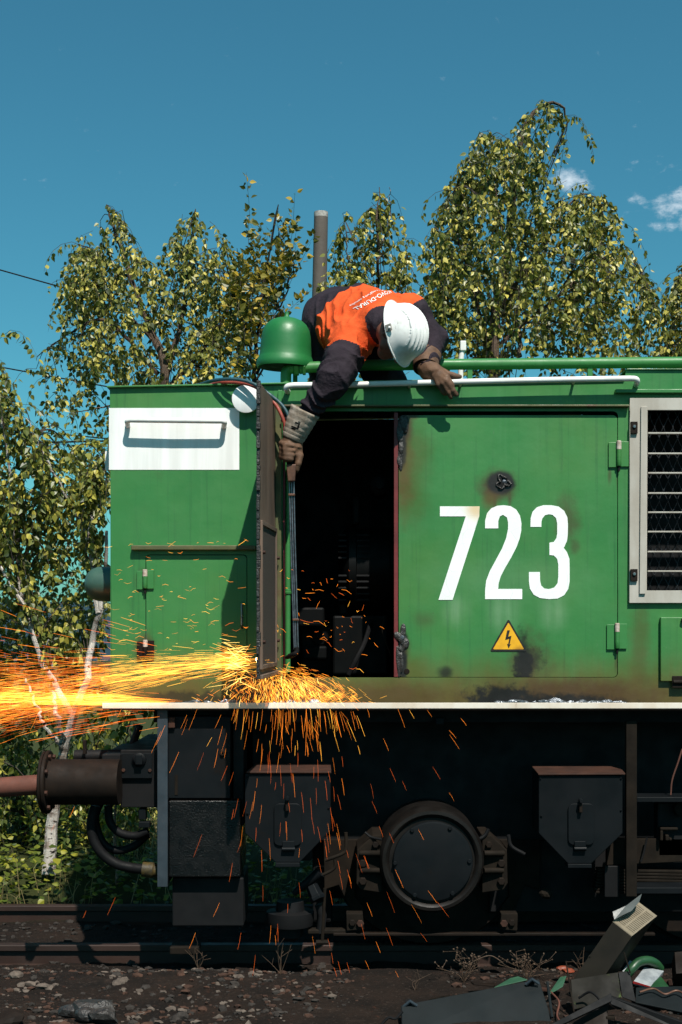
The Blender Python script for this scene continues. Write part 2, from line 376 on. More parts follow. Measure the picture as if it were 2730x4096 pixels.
# ---- hood side wall with real openings
wall_out = pts([(440, 1553), (1030, 1543), (1800, 1530), (2500, 1513), (2506, 1482), (XR, 1474), (XR, 2812), (450, 2812)])
plate('hood_side_wall', wall_out, [prrect((583, 2218), (990, 2704), .02), prrect((1131, 1645), (2473, 2710), .022), pts([(2588, 1640), (3150, 1640), (3150, 2362), (2588, 2362)])], 0, .006, M['wall'], LOCO)
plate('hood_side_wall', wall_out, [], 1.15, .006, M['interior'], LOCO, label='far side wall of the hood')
xl, xr = sx(442), sx(XR)
MB().box((xl, .007, sz(2812)), (xl+.006, 1.149, sz(1556))).build('end_wall', M['wall'], LOCO)
MB().box((xr, .007, sz(2812)), (xr+.006, 1.149, sz(1500))).build('end_wall', M['wall'], LOCO)
rf = MB()
a, b, c = P(430, 1546), P(1034, 1534), P(2500, 1505)
rf.add([(a.x, -.02, a.z), (b.x, -.02, b.z), (c.x, -.02, c.z), (c.x, 1.18, c.z), (b.x, 1.18, b.z), (a.x, 1.18, a.z),
        (a.x, -.02, a.z-.008), (b.x, -.02, b.z-.008), (c.x, -.02, c.z-.008), (c.x, 1.18, c.z-.008), (b.x, 1.18, b.z-.008), (a.x, 1.18, a.z-.008)],
       [(0,1,4,5), (1,2,3,4), (11,10,7,6), (10,9,8,7), (6,7,1,0), (7,8,2,1), (8,9,3,2), (9,10,4,3), (10,11,5,4), (11,6,0,5)])
rf.build('roof', M['green'], LOCO, bevel=.002)
MB().pbox((2508, 1478), (XR, 1474), -.012, 1.18).build('raised_roof', M['green'], LOCO, bevel=.003)
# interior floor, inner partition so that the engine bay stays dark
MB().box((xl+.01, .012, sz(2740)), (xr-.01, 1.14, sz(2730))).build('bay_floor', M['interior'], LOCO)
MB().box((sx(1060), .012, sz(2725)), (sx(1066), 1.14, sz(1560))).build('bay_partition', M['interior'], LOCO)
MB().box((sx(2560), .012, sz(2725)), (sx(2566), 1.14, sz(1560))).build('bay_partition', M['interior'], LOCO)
# ---- drip rails
def drip(c0, c1, y): return MB().pbox(c0, c1, -y, -.0005)
M['drip'] = pm('grimy drip rail paint', (0.10, 0.095, 0.035), (0.055, 0.070, 0.028), 9, .6, .2, .002, 60, rust=(0.10, 0.045, 0.028), rust_lo=.55)
drip((525, 2181), (1024, 2200), .032).build('drip_rail', M['drip'], LOCO, bevel=.004)
drip((1060, 1618), (2520, 1626), .034).build('drip_rail', M['drip'], LOCO, bevel=.003)
drip((2464, 1556), (XR, 1571), .030).build('drip_rail', M['green'], LOCO, bevel=.003)
# ---- white field, grab handle, round disc
wp = MB().pbox((437, 1632), (958, 1879), -.0018, -.0003).build('white_field', M['white'], LOCO, label='white painted rectangle on the hood end')
hb = [P(512, 1702, 0), P(512, 1698, -.03), P(510, 1686, -.058), P(522, 1680, -.068)]
he = [P(888, 1684, -.068), P(899, 1690, -.058), P(897, 1702, -.03), P(897, 1706, 0)]
MB().tube(bez(hb, 12) + [P(700, 1682, -.07)] + bez(he, 12), .0125, 12).build('grab_handle', M['rail_white'], LOCO, smooth=True)
dc = P(985, 1594, -.052)
dk = MB().lathe(dc, (0, 1, 0), [(0, .0655), (.001, .0672), (.009, .0672), (.010, .065)], 40).build('marker_disc', M['white'], LOCO, smooth=True)
MB().lathe(dc + Vector((.0, .0101, 0)), (0, 1, 0), [(0, .012), (.0415, .012)], 12).build('stem', M['rail_white'], dk, smooth=True)
MB().box((P(424, 0, .35).x, .33, P(0, 1882, .35).z), (xl-.001, .345, P(0, 1807, .35).z)).build('end_plate', M['white'], LOCO, label='white plate sticking out past the hood end')
# ---- headlamp on the hood end, seen from the side
hl = P(440, 2336, .32); s = (D0+.32)/F
M['lamp'] = pm('faded green lamp housing', (0.055, 0.115, 0.085), (0.035, 0.080, 0.060), 6, .35, .2, .001, 50, spec=.5, rust=(0.03, 0.03, 0.025), rust_lo=.68)
hs = MB().lathe((xl - .03, .32, hl.z), (-1, 0, 0), [(0, 69*s), (.02, 71*s), (.085, 69*s), (.115, 60*s), (.135, 46*s), (.148, 26*s), (.152, 2*s)], 32).build('headlamp', M['lamp'], LOCO, smooth=True)
MB().lathe((xl - .0005, .32, hl.z), (-1, 0, 0), [(0, 66*s), (.0295, 66*s)], 24).build('mount', M['black'], hs, smooth=True)
# ---- small door at the left with hinges
def hinge(cx, y0, y1, w, parent, mat, top='pale_dirt', proud=.006):
    h = MB()
    a = P(cx - w, y0); b = P(cx - 7, y1); h.box((a.x, -proud-.004, a.z), (b.x, -.0025, b.z))
    a = P(cx + 7, y0 - 3); b = P(cx + w, y1 - 3); h.box((a.x, -proud-.004, a.z), (b.x, -.0025, b.z))
    o = h.build('hinge', mat, parent, bevel=.0015)
    k = MB(); p = P(cx, y1 - 4); q = P(cx, y0 + (y1-y0)*.30); k.lathe((p.x, -.016, p.z), (0,0,1), [(0, .0095), (.003, .0115), ((q.z-p.z)*.48, .0115), ((q.z-p.z)*.49, .0108), ((q.z-p.z)*.51, .0108), ((q.z-p.z)*.52, .0115), (q.z-p.z, .0115)], 14)
    k.build('knuckle', mat, o, smooth=True)
    k = MB(); p = P(cx, y0 + (y1-y0)*.29); q = P(cx, y0 - 4); k.lathe((p.x, -.016, p.z), (0,0,1), [(0, .0117), ((q.z-p.z), .0117), (q.z-p.z+.002, .009)], 14)
    k.build('knuckle_cap', M[top], o, smooth=True)
    k = MB(); p = P(cx, y1 + 16); q = P(cx, y1 - 3); k.lathe((p.x, -.014, p.z), (0,0,1), [(0, .006), (q.z-p.z, .006)], 10)
    k.build('pin', M['black'], o, smooth=True)
    return o
sd = plate('small_door', prrect((586, 2221), (987, 2701), .018), [], .0005, .006, M['wall'], LOCO)
hinge(583, 2284, 2358, 34, sd, M['green']); hinge(584, 2565, 2640, 34, sd, M['rust_dark'])
MB().tube([P(968, 2415, -.001), P(968, 2416, -.03), P(968, 2500, -.03), P(968, 2512, -.001)], .006, 10).build('handle', M['steel'], sd, smooth=True)
# ---- numbered door
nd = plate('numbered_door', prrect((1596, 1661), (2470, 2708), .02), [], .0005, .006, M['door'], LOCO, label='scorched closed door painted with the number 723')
hinge(*(2474, 1770, 1870, 40), nd, M['green']); hinge(*(2467, 2498, 2598, 40), nd, M['green'])
seven = [(280,831),(491,831),(489,884),(347,1328),(272,1328),(417,884),(280,884)]
two = [(520,948),(520,908),(530,868),(552,842),(585,828),(620,825),(655,830),(685,848),(705,880),(713,920),(712,960),(704,1000),(688,1045),(660,1100),(625,1160),(602,1205),(592,1240),(589,1270),(717,1270),(717,1324),(520,1324),(520,1275),(526,1225),(545,1175),(575,1120),(610,1055),(632,1000),(642,950),(642,915),(636,890),(615,876),(598,885),(590,908),(590,948)]
three = [(761,940),(762,895),(772,860),(795,836),(830,825),(870,825),(910,832),(940,855),(957,890),(960,930),(959,985),(955,1015),(938,1052),(955,1075),(968,1110),(969,1160),(969,1230),(962,1270),(940,1303),(905,1321),(860,1324),(810,1318),(778,1300),(758,1268),(753,1230),(753,1180),(811,1180),(812,1225),(818,1252),(835,1268),(860,1271),(888,1262),(905,1240),(909,1205),(909,1140),(903,1110),(885,1092),(862,1090),(862,1024),(885,1020),(899,1000),(903,975),(903,920),(897,893),(878,876),(858,873),(838,878),(824,895),(819,915),(819,940)]
t = NT('white numeral paint, first digit scorched')
col = t.mix(t.ramp(t.noise(5, 4), .3, .7), (0.86, 0.88, 0.86), (0.78, 0.80, 0.78))
col = t.mix(t.math('MULTIPLY', t.spot(*S(1905, 2035), .09, .08, .3, 9, .9), .75), col, (0.62, 0.42, 0.17))
vo = t.new('ShaderNodeTexVoronoi', feature='DISTANCE_TO_EDGE'); vo.inputs['Scale'].default_value = 14; t.l(t.pos, vo.inputs['Vector'])
col = t.mix(t.ramp(vo.outputs['Distance'], .012, .0, 0, .35), col, (0.35, 0.40, 0.36))
t.set(col, .5, 0, .3); M['digit'] = t.mat
for nm, dg in (('numeral_seven', seven), ('numeral_two', two), ('numeral_three', three)):
    plate(nm, pts([C5(*p) for p in dg]), [], -.0016, .0012, M['digit'], nd)
M['sign_black'] = pm('black print', (0.012, 0.011, 0.010), (0.02, 0.016, 0.012), 20, .5, 0)
t = NT('yellow sign print')
col = t.mix(t.ramp(t.noise(16, 5), .3, .75), (0.78, 0.40, 0.010), (0.62, 0.30, 0.012))
col = t.mix(t.math('MULTIPLY', t.spot(*S(2075, 2600), .05, .03, .6, 22, .9), .7), col, (0.20, 0.07, 0.01))
t.set(col, .45); M['sign_yellow'] = t.mat
def tri(cx, cy, up, dn, hw, r):
    ps = [(cx, cy-up), (cx+hw, cy+dn), (cx-hw, cy+dn)]; out = []
    for i in range(3):
        a, b, c = Vector(ps[i-1]), Vector(ps[i]), Vector(ps[(i+1) % 3])
        u = (a-b).normalized()*r; v = (c-b).normalized()*r
        for k in range(5):
            f = k/4; out.append(tuple(b + u*(1-f)**2 + v*f**2))
    return out
sg = plate('warning_sign', pts([C5(*p) for p in tri(644, 1545, 117, 57, 99, 14)]), [], -.0022, .0016, M['sign_black'], nd, label='triangular yellow high-voltage warning sign')
plate('yellow_field', pts([C5(*p) for p in tri(644, 1545, 97, 46, 83, 8)]), [], -.0029, .0005, M['sign_yellow'], sg)
bolt = [(637,1490),(652,1490),(643,1524),(660,1519),(650,1566),(657,1563),(644,1587),(636,1561),(642,1564),(648,1535),(626,1541)]
plate('lightning_bolt', pts([C5(*p) for p in bolt]), [], -.0036, .0005, M['sign_black'], sg)
# burnt-through holes and torn, charred lips on the door
def lumps(name, spots, mat, parent, y=-.004, sub=2, seed=1):
    m = MB()
    for i, (x, yy, rx, rz) in enumerate(spots):
        p = P(x, yy); m.blob((p.x, y, p.z), (rx*1.25, .006, rz*1.5), seed + i, 3, .75)
    return m.build(name, mat, parent, smooth=True)
rg = []
for k in range(26):
    a = k/26*6.283; rr = 22 + 7*math.sin(3*a+1) + 5*math.sin(5*a)
    rg.append(P(2012 + rr*math.cos(a), 1928 + rr*1.05*math.sin(a), -.004 - .003*math.sin(4*a)))
MB().tube(rg + rg[:1], [.0045 + .002*math.sin(2.3*k) for k in range(27)], 7).build('burnt_hole_lip', M['char'], nd, smooth=True)
MB().lathe(P(2014, 1930, -.002), (0, 1, 0), [(0, .028), (.0021, .028)], 20).build('burnt_hole', M['black'], nd)
MB().lathe(P(2021, 1925, -.005), (0, 1, 0), [(0, .006), (.003, .012), (.0032, .006)], 9).build('bolt', M['melt'], nd, smooth=True)
lumps('torn_lip', [(1607, 1685, .016, .020), (1612, 1712, .013, .025), (1602, 1745, .014, .03), (1604, 1800, .01, .028), (1600, 1840, .01, .02)], M['char'], nd, -.002)
lumps('torn_lip', [(1607, 2545, .017, .022), (1612, 2575, .012, .018), (1602, 2600, .012, .03), (1600, 2650, .01, .035)], M['char'], nd, -.002, seed=20)
MB().lathe(P(1610, 2550, -.006), (0, -1, 0), [(0, .012), (.006, .010), (.008, .004)], 10).build('bolt', M['melt'], nd, smooth=True)
MB().lathe(P(1628, 2686, -.0012), (0, 1, 0), [(0, .0095), (.0012, .0095)], 16).build('drilled_hole', M['black'], nd)
MB().lathe(P(1628, 2686, -.0022), (0, 1, 0), [(0, .0125), (.001, .0135), (.0022, .014), (.0023, .0095), (.0005, .0095)], 16).build('hole_rim', M['rust_dark'], nd)
# jamb between opening and numbered door
MB().pbox((1577, 1650), (1593, 2708), -.003, .05).build('door_jamb', M['maroon'], LOCO, bevel=.0015)
# ---- louvre grille on the right
gr = MB(); yo = -.020
gf = plate('grille_frame', pts([(2522, 1592), (3220, 1592), (3220, 2412), (2518, 2412)], -.02), [pts([(2592, 1640), (3150, 1640), (3150, 2362), (2588, 2362)], -.02)], -.020, .0195, M['frame_grey'], LOCO, .0015)
MB().prism([(P(2560,0).x, sz(1630)), (P(2584,0).x, sz(1630)), (P(2578,0).x, sz(2376)), (P(2554,0).x, sz(2376))], -.031, -.0202).build('frame_strip', M['frame_grey'], gf, bevel=.0015)
for by in (441, 549, 653, 760, 862, 965, 1071, 1175):
    yy = C5(0, by)[1]; z = P(0, yy, -.015).z
    MB().box((sx(2590), -.018, z-.004), (sx(3148), .012, z+.003)).build('grille_bar', M['frame_grey'], gf, bevel=.001)
M['wire'] = pm('grey expanded metal', (0.028, 0.032, 0.037), (0.016, 0.018, 0.021), 30, .6, 0, spec=.2)
z0, z1 = sz(2362), sz(1642); cell = sz(1400 + 441/1.3288) - sz(1400 + 549/1.3288)
for k in range(31):
    x = sx(2596 + k*18.5); ph = k % 2; ps = []
    nn = int((z1-z0)/(cell/2))
    for j in range(nn*2+1):
        z = z0 + (z1-z0)*j/(nn*2); q = (j % 4) / 4 * 2*math.pi + ph*math.pi
        ps.append((x + .0115*math.sin(q) + .002*math.sin(k*1.7+j), .030 + .004*math.cos(q*2), z))
    MB().tube(ps, .0021, 4).build('expanded_metal_strand', M['wire'], gf)
MB().box((sx(2570), .40, z0-.1), (sx(3300), .404, z1+.02)).build('radiator_core', M['black'], gf)
for yy in (1710, 2300):
    cl = MB().pbox((2524, yy-24), (2552, yy+24), -.034, -.0202).build('clamp', M['rust_dark'], gf, bevel=.002)
    MB().bolt(P(2538, yy-4, -.0342), (0, -1, 0), .008, .007).build('bolt', M['steel'], cl)
# ---- hatch low on the right
ht = MB().pbox((2644, 2469), (3060, 2725), -.024, -.0005).build('hatch', M['wall'], LOCO, bevel=.003)
MB().tube([P(2694, 2728, -.03), P(2800, 2728, -.03)], .011, 12).build('hatch_hinge', M['rust_dark'], ht, smooth=True)
MB().pbox((2690, 2704), (2760, 2752), -.030, -.0245).build('latch_plate', M['rust_dark'], ht, bevel=.002)
MB().lathe(P(2735, 2480, -.03), (0, -1, 0), [(0, .012), (.012, .012)], 12).build('knob', M['black'], ht)
# ---- open engine-bay door, hanging out towards the camera
DR = empty  # (door parts are meshes under the locomotive)
hx = sx(1106); ang = math.atan2(-.62, -.356 - hx)
def DM(u, w, z): # u along the door from hinge, w out of its inner face, z absolute
    return Vector((hx + math.cos(ang)*u - math.sin(ang)*w, -.012 + math.sin(ang)*u + math.cos(ang)*w, z))
def dbox(m, u0, u1, w0, w1, z0, z1):
    vs = [DM(u, w, z) for z in (z0, z1) for u, w in ((u0,w0),(u1,w0),(u1,w1),(u0,w1))]
    return m.add(vs, [(3,2,1,0),(4,5,6,7),(0,1,5,4),(1,2,6,5),(2,3,7,6),(3,0,4,7)])
zt, zb, DW = ZC + 1.045, ZC - .245, .63
od = dbox(MB(), 0.0, DW, -.004, 0, zb, zt).build('open_door', M['primer'], LOCO, label='engine-bay door swung open, bare brown inside')
dbox(MB(), 0.0, .035, .0005, .028, zb, zt).build('hinge_stile', M['drip'], od, bevel=.002)
e = MB()
zz = zb
while zz < zt - .001:                                # ragged torch-cut free edge
    h = min(random.uniform(.02, .05), zt - zz); j = random.uniform(-.006, .006)
    dbox(e, DW - .012 + j*.4, DW + .010 + j, -.008, .006 + random.uniform(-.003, .004), zz, zz + h*.995); zz += h
e.build('cut_edge', M['char'], od, bevel=.003)
dbox(MB(), .036, DW-.013, .0005, .020, zb, zb+.018).build('bottom_flange', M['primer'], od, bevel=.002)
vz0, vz1 = ZC - .185, ZC + .425
t = NT('dark perforated vent'); ck = t.noise(600, 1, .5)
vv = t.new('ShaderNodeTexVoronoi'); vv.inputs['Scale'].default_value = 260; t.l(t.pos, vv.inputs['Vector'])
t.set(t.mix(t.ramp(vv.outputs['Distance'], .25, .45), (0.008, 0.007, 0.006), (0.055, 0.042, 0.034)), .7); M['vent'] = t.mat
vt = dbox(MB(), .075, DW-.06, .0006, .006, vz0, vz1).build('vent_screen', M['vent'], od)
for u0, u1, za, zc in ((.055, .0749, vz0-.02, vz1+.02), (DW-.0599, DW-.04, vz0-.02, vz1+.02)):
    dbox(MB(), u0, u1, .0006, .013, za, zc).build('vent_frame', M['primer'], vt, bevel=.002)
for za, zc in ((vz0-.02, vz0-.0005), (vz1+.0005, vz1+.02)):
    dbox(MB(), .0755, DW-.0605, .0006, .013, za, zc).build('vent_frame', M['primer'], vt, bevel=.002)
for u in (.065, DW-.05):
    for z in (vz0+.1, vz1-.12):
        MB().bolt(DM(u, .0132, z), DM(0, 1, 0) - DM(0, 0, 0), .009, .012).build('bolt', M['rust'], vt)
MB().tube([DM(.05, .03, zt-.09), P(1250, 1617, -.03)], .006, 8).build('door_stay', M['black'], od, smooth=True)
# jamb side: hinge strip, maroon edge and green pipe just inside the opening
MB().pbox((1113, 1560), (1130, 2740), -.014, -.0005).build('hinge_strip', M['green'], LOCO, bevel=.002)
MB().pbox((1133, 1650), (1141, 2708), -.001, .04).build('door_jamb', M['maroon'], LOCO, bevel=.001)
px = P(1152, 0, .06).x
dp = MB().tube([(px, .06, sz(2690)), (px, .06, sz(1660))], .0135, 14).build('drain_pipe', M['green'], LOCO, smooth=True)
MB().lathe((px, .06, sz(2376)), (0, 0, 1), [(0, .017), (.003, .0185), (.012, .0185), (.014, .016), (.022, .016), (.024, .0137)], 16).build('pipe_collar', M['green'], dp, smooth=True)
# ---- engine inside
ex = P(C4(830, 0)[0], 0, .5).x; ez = P(0, C4(0, 1215)[1], .5).z
al = MB().lathe((P(C4(640, 0)[0], 0, .5).x, .55, ez), (1, 0, 0), [(0, .10), (.01, .16), (.03, .19), (.045, .215), (.055, .225), (.09, .225), (.095, .205), (.26, .205), (.265, .21), (.29, .21), (.30, .12), (.34, .10)], 40).build('alternator', M['interior'], LOCO, smooth=True)
for i in range(12):
    for s2 in (-1, 1):
        z = ez + .03*(i-5.5); rad = .207; dy = math.sqrt(max(0, rad**2 - (z-ez)**2))
        if abs(z-ez) < .02: continue
        x0 = ex - .055 + (.045 if s2 > 0 else -.045)
        MB().box((x0-.035, .55-dy-.004, z-.007), (x0+.035, .55-dy+.02, z+.004)).build('cooling_slot', M['black'], al, bevel=.003)
MB().lathe(P(*C4(940, 620), .3), (0, -1, 0), [(-.2, .05), (0, .05), (.005, .045), (.01, .022), (.03, .02)], 20).build('filter_housing', M['interior'], LOCO, smooth=True)
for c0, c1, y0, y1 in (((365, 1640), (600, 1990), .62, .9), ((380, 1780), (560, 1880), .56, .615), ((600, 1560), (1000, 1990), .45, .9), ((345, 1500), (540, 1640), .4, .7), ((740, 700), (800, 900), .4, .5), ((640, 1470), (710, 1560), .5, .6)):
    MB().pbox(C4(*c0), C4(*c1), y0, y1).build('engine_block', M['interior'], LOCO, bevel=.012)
MB().lathe(P(*C4(515, 1700), .615), (0, -1, 0), [(0, .05), (.02, .05), (.022, .02), (.04, .018)], 20).build('pulley', M['interior'], LOCO, smooth=True)
MB().tube(bez([P(*C4(715, 1990), .2), P(*C4(770, 1880), .2), P(*C4(830, 1760), .25), P(*C4(880, 1600), .4)]), .012, 8).build('cable', M['rubber'], LOCO, smooth=True)
MB().tube(bez([P(*C4(1020, 1850), .15), P(*C4(985, 1750), .15), P(*C4(960, 1660), .16), P(*C4(975, 1560), .2)]), .003, 6).build('cable', M['brown'], LOCO, smooth=True)
for cx in (765, 968):
    MB().pbox(C4(cx-55, 85), C4(cx+55, 125), .10, .13).build('junction_box', M['interior'], LOCO, bevel=.003)
# ---- roof fittings: bell, pipe with elbow and unions, white hand rail, bracket
by = .26
bc = P(*C1(300, 645), by); kb = (D0+by)/F/1.568
bell = MB().lathe(bc + Vector((0, 0, -.012)), (0.035, -.03, 1), [(0, 168*kb), (0, 176*kb), (18*kb, 182*kb), (40*kb, 178*kb), (62*kb, 168*kb), (75*kb, 163*kb), (120*kb, 160*kb), (190*kb, 155*kb), (235*kb, 145*kb), (268*kb, 126*kb), (292*kb, 98*kb), (306*kb, 62*kb), (312*kb, 24*kb), (316*kb, 20*kb), (322*kb, 15*kb), (345*kb, 14*kb), (350*kb, 5*kb)], 48)
bell = bell.build('bell', M['bell'], LOCO, smooth=True)
MB().lathe(bc + Vector((0, 0, -.014)), (0.035, -.03, 1), [(0, 168*kb), (.0015, 168*kb)], 40).build('bell_mouth', M['rust_dark'], bell)
MB().tube([bc + Vector((.05, .01, -.0145)), Vector((bc.x + .05, bc.y + .01, sz(1536) - .02))], .012, 10).build('bell_post', M['green'], bell, smooth=True)
py = .20
pr = [P(*C1(305, 740), py) + Vector((0,0,-.06)), P(*C1(305, 715), py), P(*C1(308, 690), py), P(*C1(320, 672), py), P(*C1(345, 662), py), P(*C1(400, 660), py), P(*C1(700, 645), py), P(2730, 1449, py), P(XR, 1435, py)]
rp = MB().tube(bez(pr[:6], 20) + pr[6:], .027, 18).build('roof_pipe', M['green'], LOCO, smooth=True)
for c0, c1, rr in ((330, 356, .030), (356, 386, .041), (388, 408, .031), (408, 428, .038)):
    a = P(*C1(c0, 661), py); b = P(*C1(c1, 660), py)
    MB().lathe(a, b - a, [(0, rr*.94), (.003, rr), ((b-a).length-.003, rr), ((b-a).length, rr*.94)], 6 if rr > .035 else 18).build('pipe_union', M['green'], rp)
for xx in (1880, 2360):
    MB().box((P(xx-10, 0, py).x, py-.012, sz(1536)), (P(xx+10, 0, py).x, py+.012, P(0, 1466, py).z)).build('pipe_bracket', M['green'], rp, bevel=.002)
rl = [P(1152, 1566, -.006), P(1146, 1556, -.045), P(1152, 1545, -.058), P(1175, 1541, -.06)]
rr_ = [P(2520, 1514, -.06), P(2544, 1516, -.058), P(2550, 1526, -.045), P(2546, 1540, -.006)]
MB().tube(bez(rl, 12) + [P(1400, 1539, -.06), P(1800, 1528, -.06), P(2200, 1519, -.06)] + bez(rr_, 12), .0135, 14).build('hand_rail', M['rail_white'], LOCO, smooth=True)
for xx, yy in ((1640, 1536), (1845, 1530), (2300, 1521)):
    a = P(xx, yy, -.05); b = P(xx, yy + 12, .0)
    MB().tube([a, (a.x, -.0005, b.z)], .007, 8).build('rail_stay', M['rail_white'], LOCO, smooth=True)
wx = P(*C1(1412, 560), .35)
MB().tube([P(1842, 1580, .35), P(1844, 1440, .35), P(1850, 1400, .35)], .014, 10).build('roof_stanchion', M['rail_white'], LOCO, smooth=True)
MB().pbox((1842, 1362), (1866, 1402), .33, .36).build('stanchion_head', M['rail_white'], LOCO, bevel=.004)
# ---- footplate with its white edge
zf = sz(2812)
MB().box((P(412, 0, -.15).x, -.147, zf-.024), (xr, 1.29, zf-.004)).build('footplate', M['rust_dark'], LOCO)
MB().box((P(410, 0, -.15).x, -.151, P(0, 2834, -.15).z), (xr, -.1475, P(0, 2811, -.15).z)).build('footplate_edge', M['edge_white'], LOCO, bevel=.0015)
sl = MB()
rnd = random.Random(4)
for k in range(90):
    x = rnd.choice([rnd.uniform(1990, 2500)]*3 + [rnd.uniform(1080, 1250), rnd.uniform(720, 960)])
    y = rnd.uniform(-.13, -.012); r = rnd.uniform(.007, .017)
    sl.blob((sx(x), y, zf-.002), (r*rnd.uniform(1.2, 3), r*.8, r*rnd.uniform(.6, 1.3)), k, 2, .6)
sl.build('slag_crust', M['melt'], LOCO, smooth=True, kind='stuff')
MB().box((sx(612), .03, P(0, 2890, .03).z), (xr, .06, zf-.0245)).build('sole_bar', M['black'], LOCO, bevel=.003)
MB().pbox((1745, 2872), (1777, 2898), -.03, .02).build('lug', M['slate'], LOCO, bevel=.002)
# ---- headstock end: post, cabinet, tarred lower box
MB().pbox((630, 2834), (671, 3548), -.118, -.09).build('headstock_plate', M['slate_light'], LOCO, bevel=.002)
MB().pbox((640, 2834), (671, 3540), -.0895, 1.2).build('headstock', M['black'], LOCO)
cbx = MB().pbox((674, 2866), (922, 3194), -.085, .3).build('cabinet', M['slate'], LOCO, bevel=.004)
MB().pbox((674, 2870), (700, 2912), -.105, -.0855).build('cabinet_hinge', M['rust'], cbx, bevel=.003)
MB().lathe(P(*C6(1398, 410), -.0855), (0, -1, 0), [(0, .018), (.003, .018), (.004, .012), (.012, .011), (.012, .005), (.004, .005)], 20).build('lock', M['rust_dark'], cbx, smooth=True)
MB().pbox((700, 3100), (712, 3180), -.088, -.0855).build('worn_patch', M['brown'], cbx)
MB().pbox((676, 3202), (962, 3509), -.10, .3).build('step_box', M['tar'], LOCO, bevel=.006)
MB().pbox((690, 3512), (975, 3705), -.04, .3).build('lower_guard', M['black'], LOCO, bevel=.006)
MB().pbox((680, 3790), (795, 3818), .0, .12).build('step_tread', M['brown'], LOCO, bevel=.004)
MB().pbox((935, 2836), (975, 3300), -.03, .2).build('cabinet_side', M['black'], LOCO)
# ---- buffer with rod, socket, hoses
bz = P(0, 3128, -.1); kx = (D0-.1)/F
def X6(x, y=-.1): return P(C6(x, 0)[0], 0, y).x
bzv = P(0, C6(0, 592)[1], -.1).z
bf = MB().lathe((X6(755), -.1, bzv), (-1, 0, 0), [(0, 91*kx), (X6(755)-X6(330), 91*kx), (X6(755)-X6(318), 95*kx)], 40).build('buffer', M['rust_dark'], LOCO, smooth=True)
fl = MB().lathe((X6(317), -.1, bzv), (-1, 0, 0), [(0, 122*kx), (.004, 126*kx), (.014, 127*kx), (.015, 118*kx), (.019, 118*kx), (.020, 125*kx), (.030, 124*kx), (.034, 118*kx), (.035, 40*kx)], 44).build('flange', M['rust_dark'], bf, smooth=True)
for k in range(8):
    a = k/8*6.283 + .3
    MB().bolt((X6(317)+.0005, -.1 + 108*kx*math.cos(a), bzv + 108*kx*math.sin(a)), (1, 0, 0), .012, .012).build('bolt', M['rust'], fl)
a = P(*C6(262, 608), -.1); b = P(*C6(-420, 655), -.1)
MB().tube([a + (a-b).normalized()*.05, b], [.048, .044], 18).build('buffer_rod', M['rod'], bf, smooth=True)
spp = MB().pbox(C6(757, 413), C6(955, 570), -.05, -.035).build('socket_plate', M['slate'], LOCO, bevel=.002)
MB().lathe(P(*C6(874, 452), -.0505), (0, -1, 0), [(0, .035), (.012, .033), (.02, .022), (.024, .02)], 24).build('socket', M['slate'], spp, smooth=True)
MB().pbox(C6(848, 420), C6(893, 486), -.083, -.0755).build('socket_cap', M['slate'], spp, bevel=.004)
for x, y in ((776, 519), (942, 520), (905, 438)):
    MB().bolt(P(*C6(x, y), -.0505), (0, -1, 0), .009, .006).build('bolt', M['rust'], spp)
MB().pbox((483, 3000), (632, 3230), -.03, .9).build('buffer_beam', M['black'], LOCO, bevel=.004)
MB().pbox(C6(640, 420), C6(756, 735), -.08, .5).build('buffer_mount', M['black'], LOCO, bevel=.004)
MB().tube([P(*C6(470, 430), .1), P(*C6(990, 425), .1)], .03, 12).build('air_pipe', M['black'], LOCO, smooth=True)
MB().pbox(C6(520, 330), C6(540, 420), .0, .03).build('lamp_bracket', M['rust_dark'], LOCO, bevel=.003)
for k, (ps, r) in enumerate((([(600, 740), (575, 850), (590, 960), (650, 1050), (740, 1110), (860, 1135), (960, 1140)], .024), ([(680, 740), (690, 840), (750, 910), (850, 930), (930, 900)], .020), ([(640, 700), (600, 820), (640, 960), (720, 1020), (830, 1000), (930, 920)], .019), ([(880, 520), (905, 600), (940, 650)], .010))):
    MB().tube(bez([P(*C6(*p), -.05 + .05*k) for p in ps], 30), r, 12).build('brake_hose', M['rubber'], LOCO, smooth=True)
MB().pbox(C6(870, 760), C6(915, 830), -.02, .03).build('coupling_link', M['slate'], LOCO, bevel=.003)
MB().pbox(C6(870, 842), C6(940, 880), -.03, .02).build('coupling_link', M['slate'], LOCO, bevel=.003)
M['yellow_old'] = pm('worn yellow paint', (0.06, 0.04, 0.008), (0.012, 0.010, 0.006), 30, .6, .3)
MB().lathe(P(*C6(895, 1140), -.04), (1, 0, -.1), [(0, .035), (.05, .038), (.06, .03), (.09, .028)], 16).build('hose_coupling', M['yellow_old'], LOCO, smooth=True)
MB().tube([P(560, 2900, .5), P(470, 3140, .5)], .02, 8).build('brake_lever', M['black'], LOCO, smooth=True)
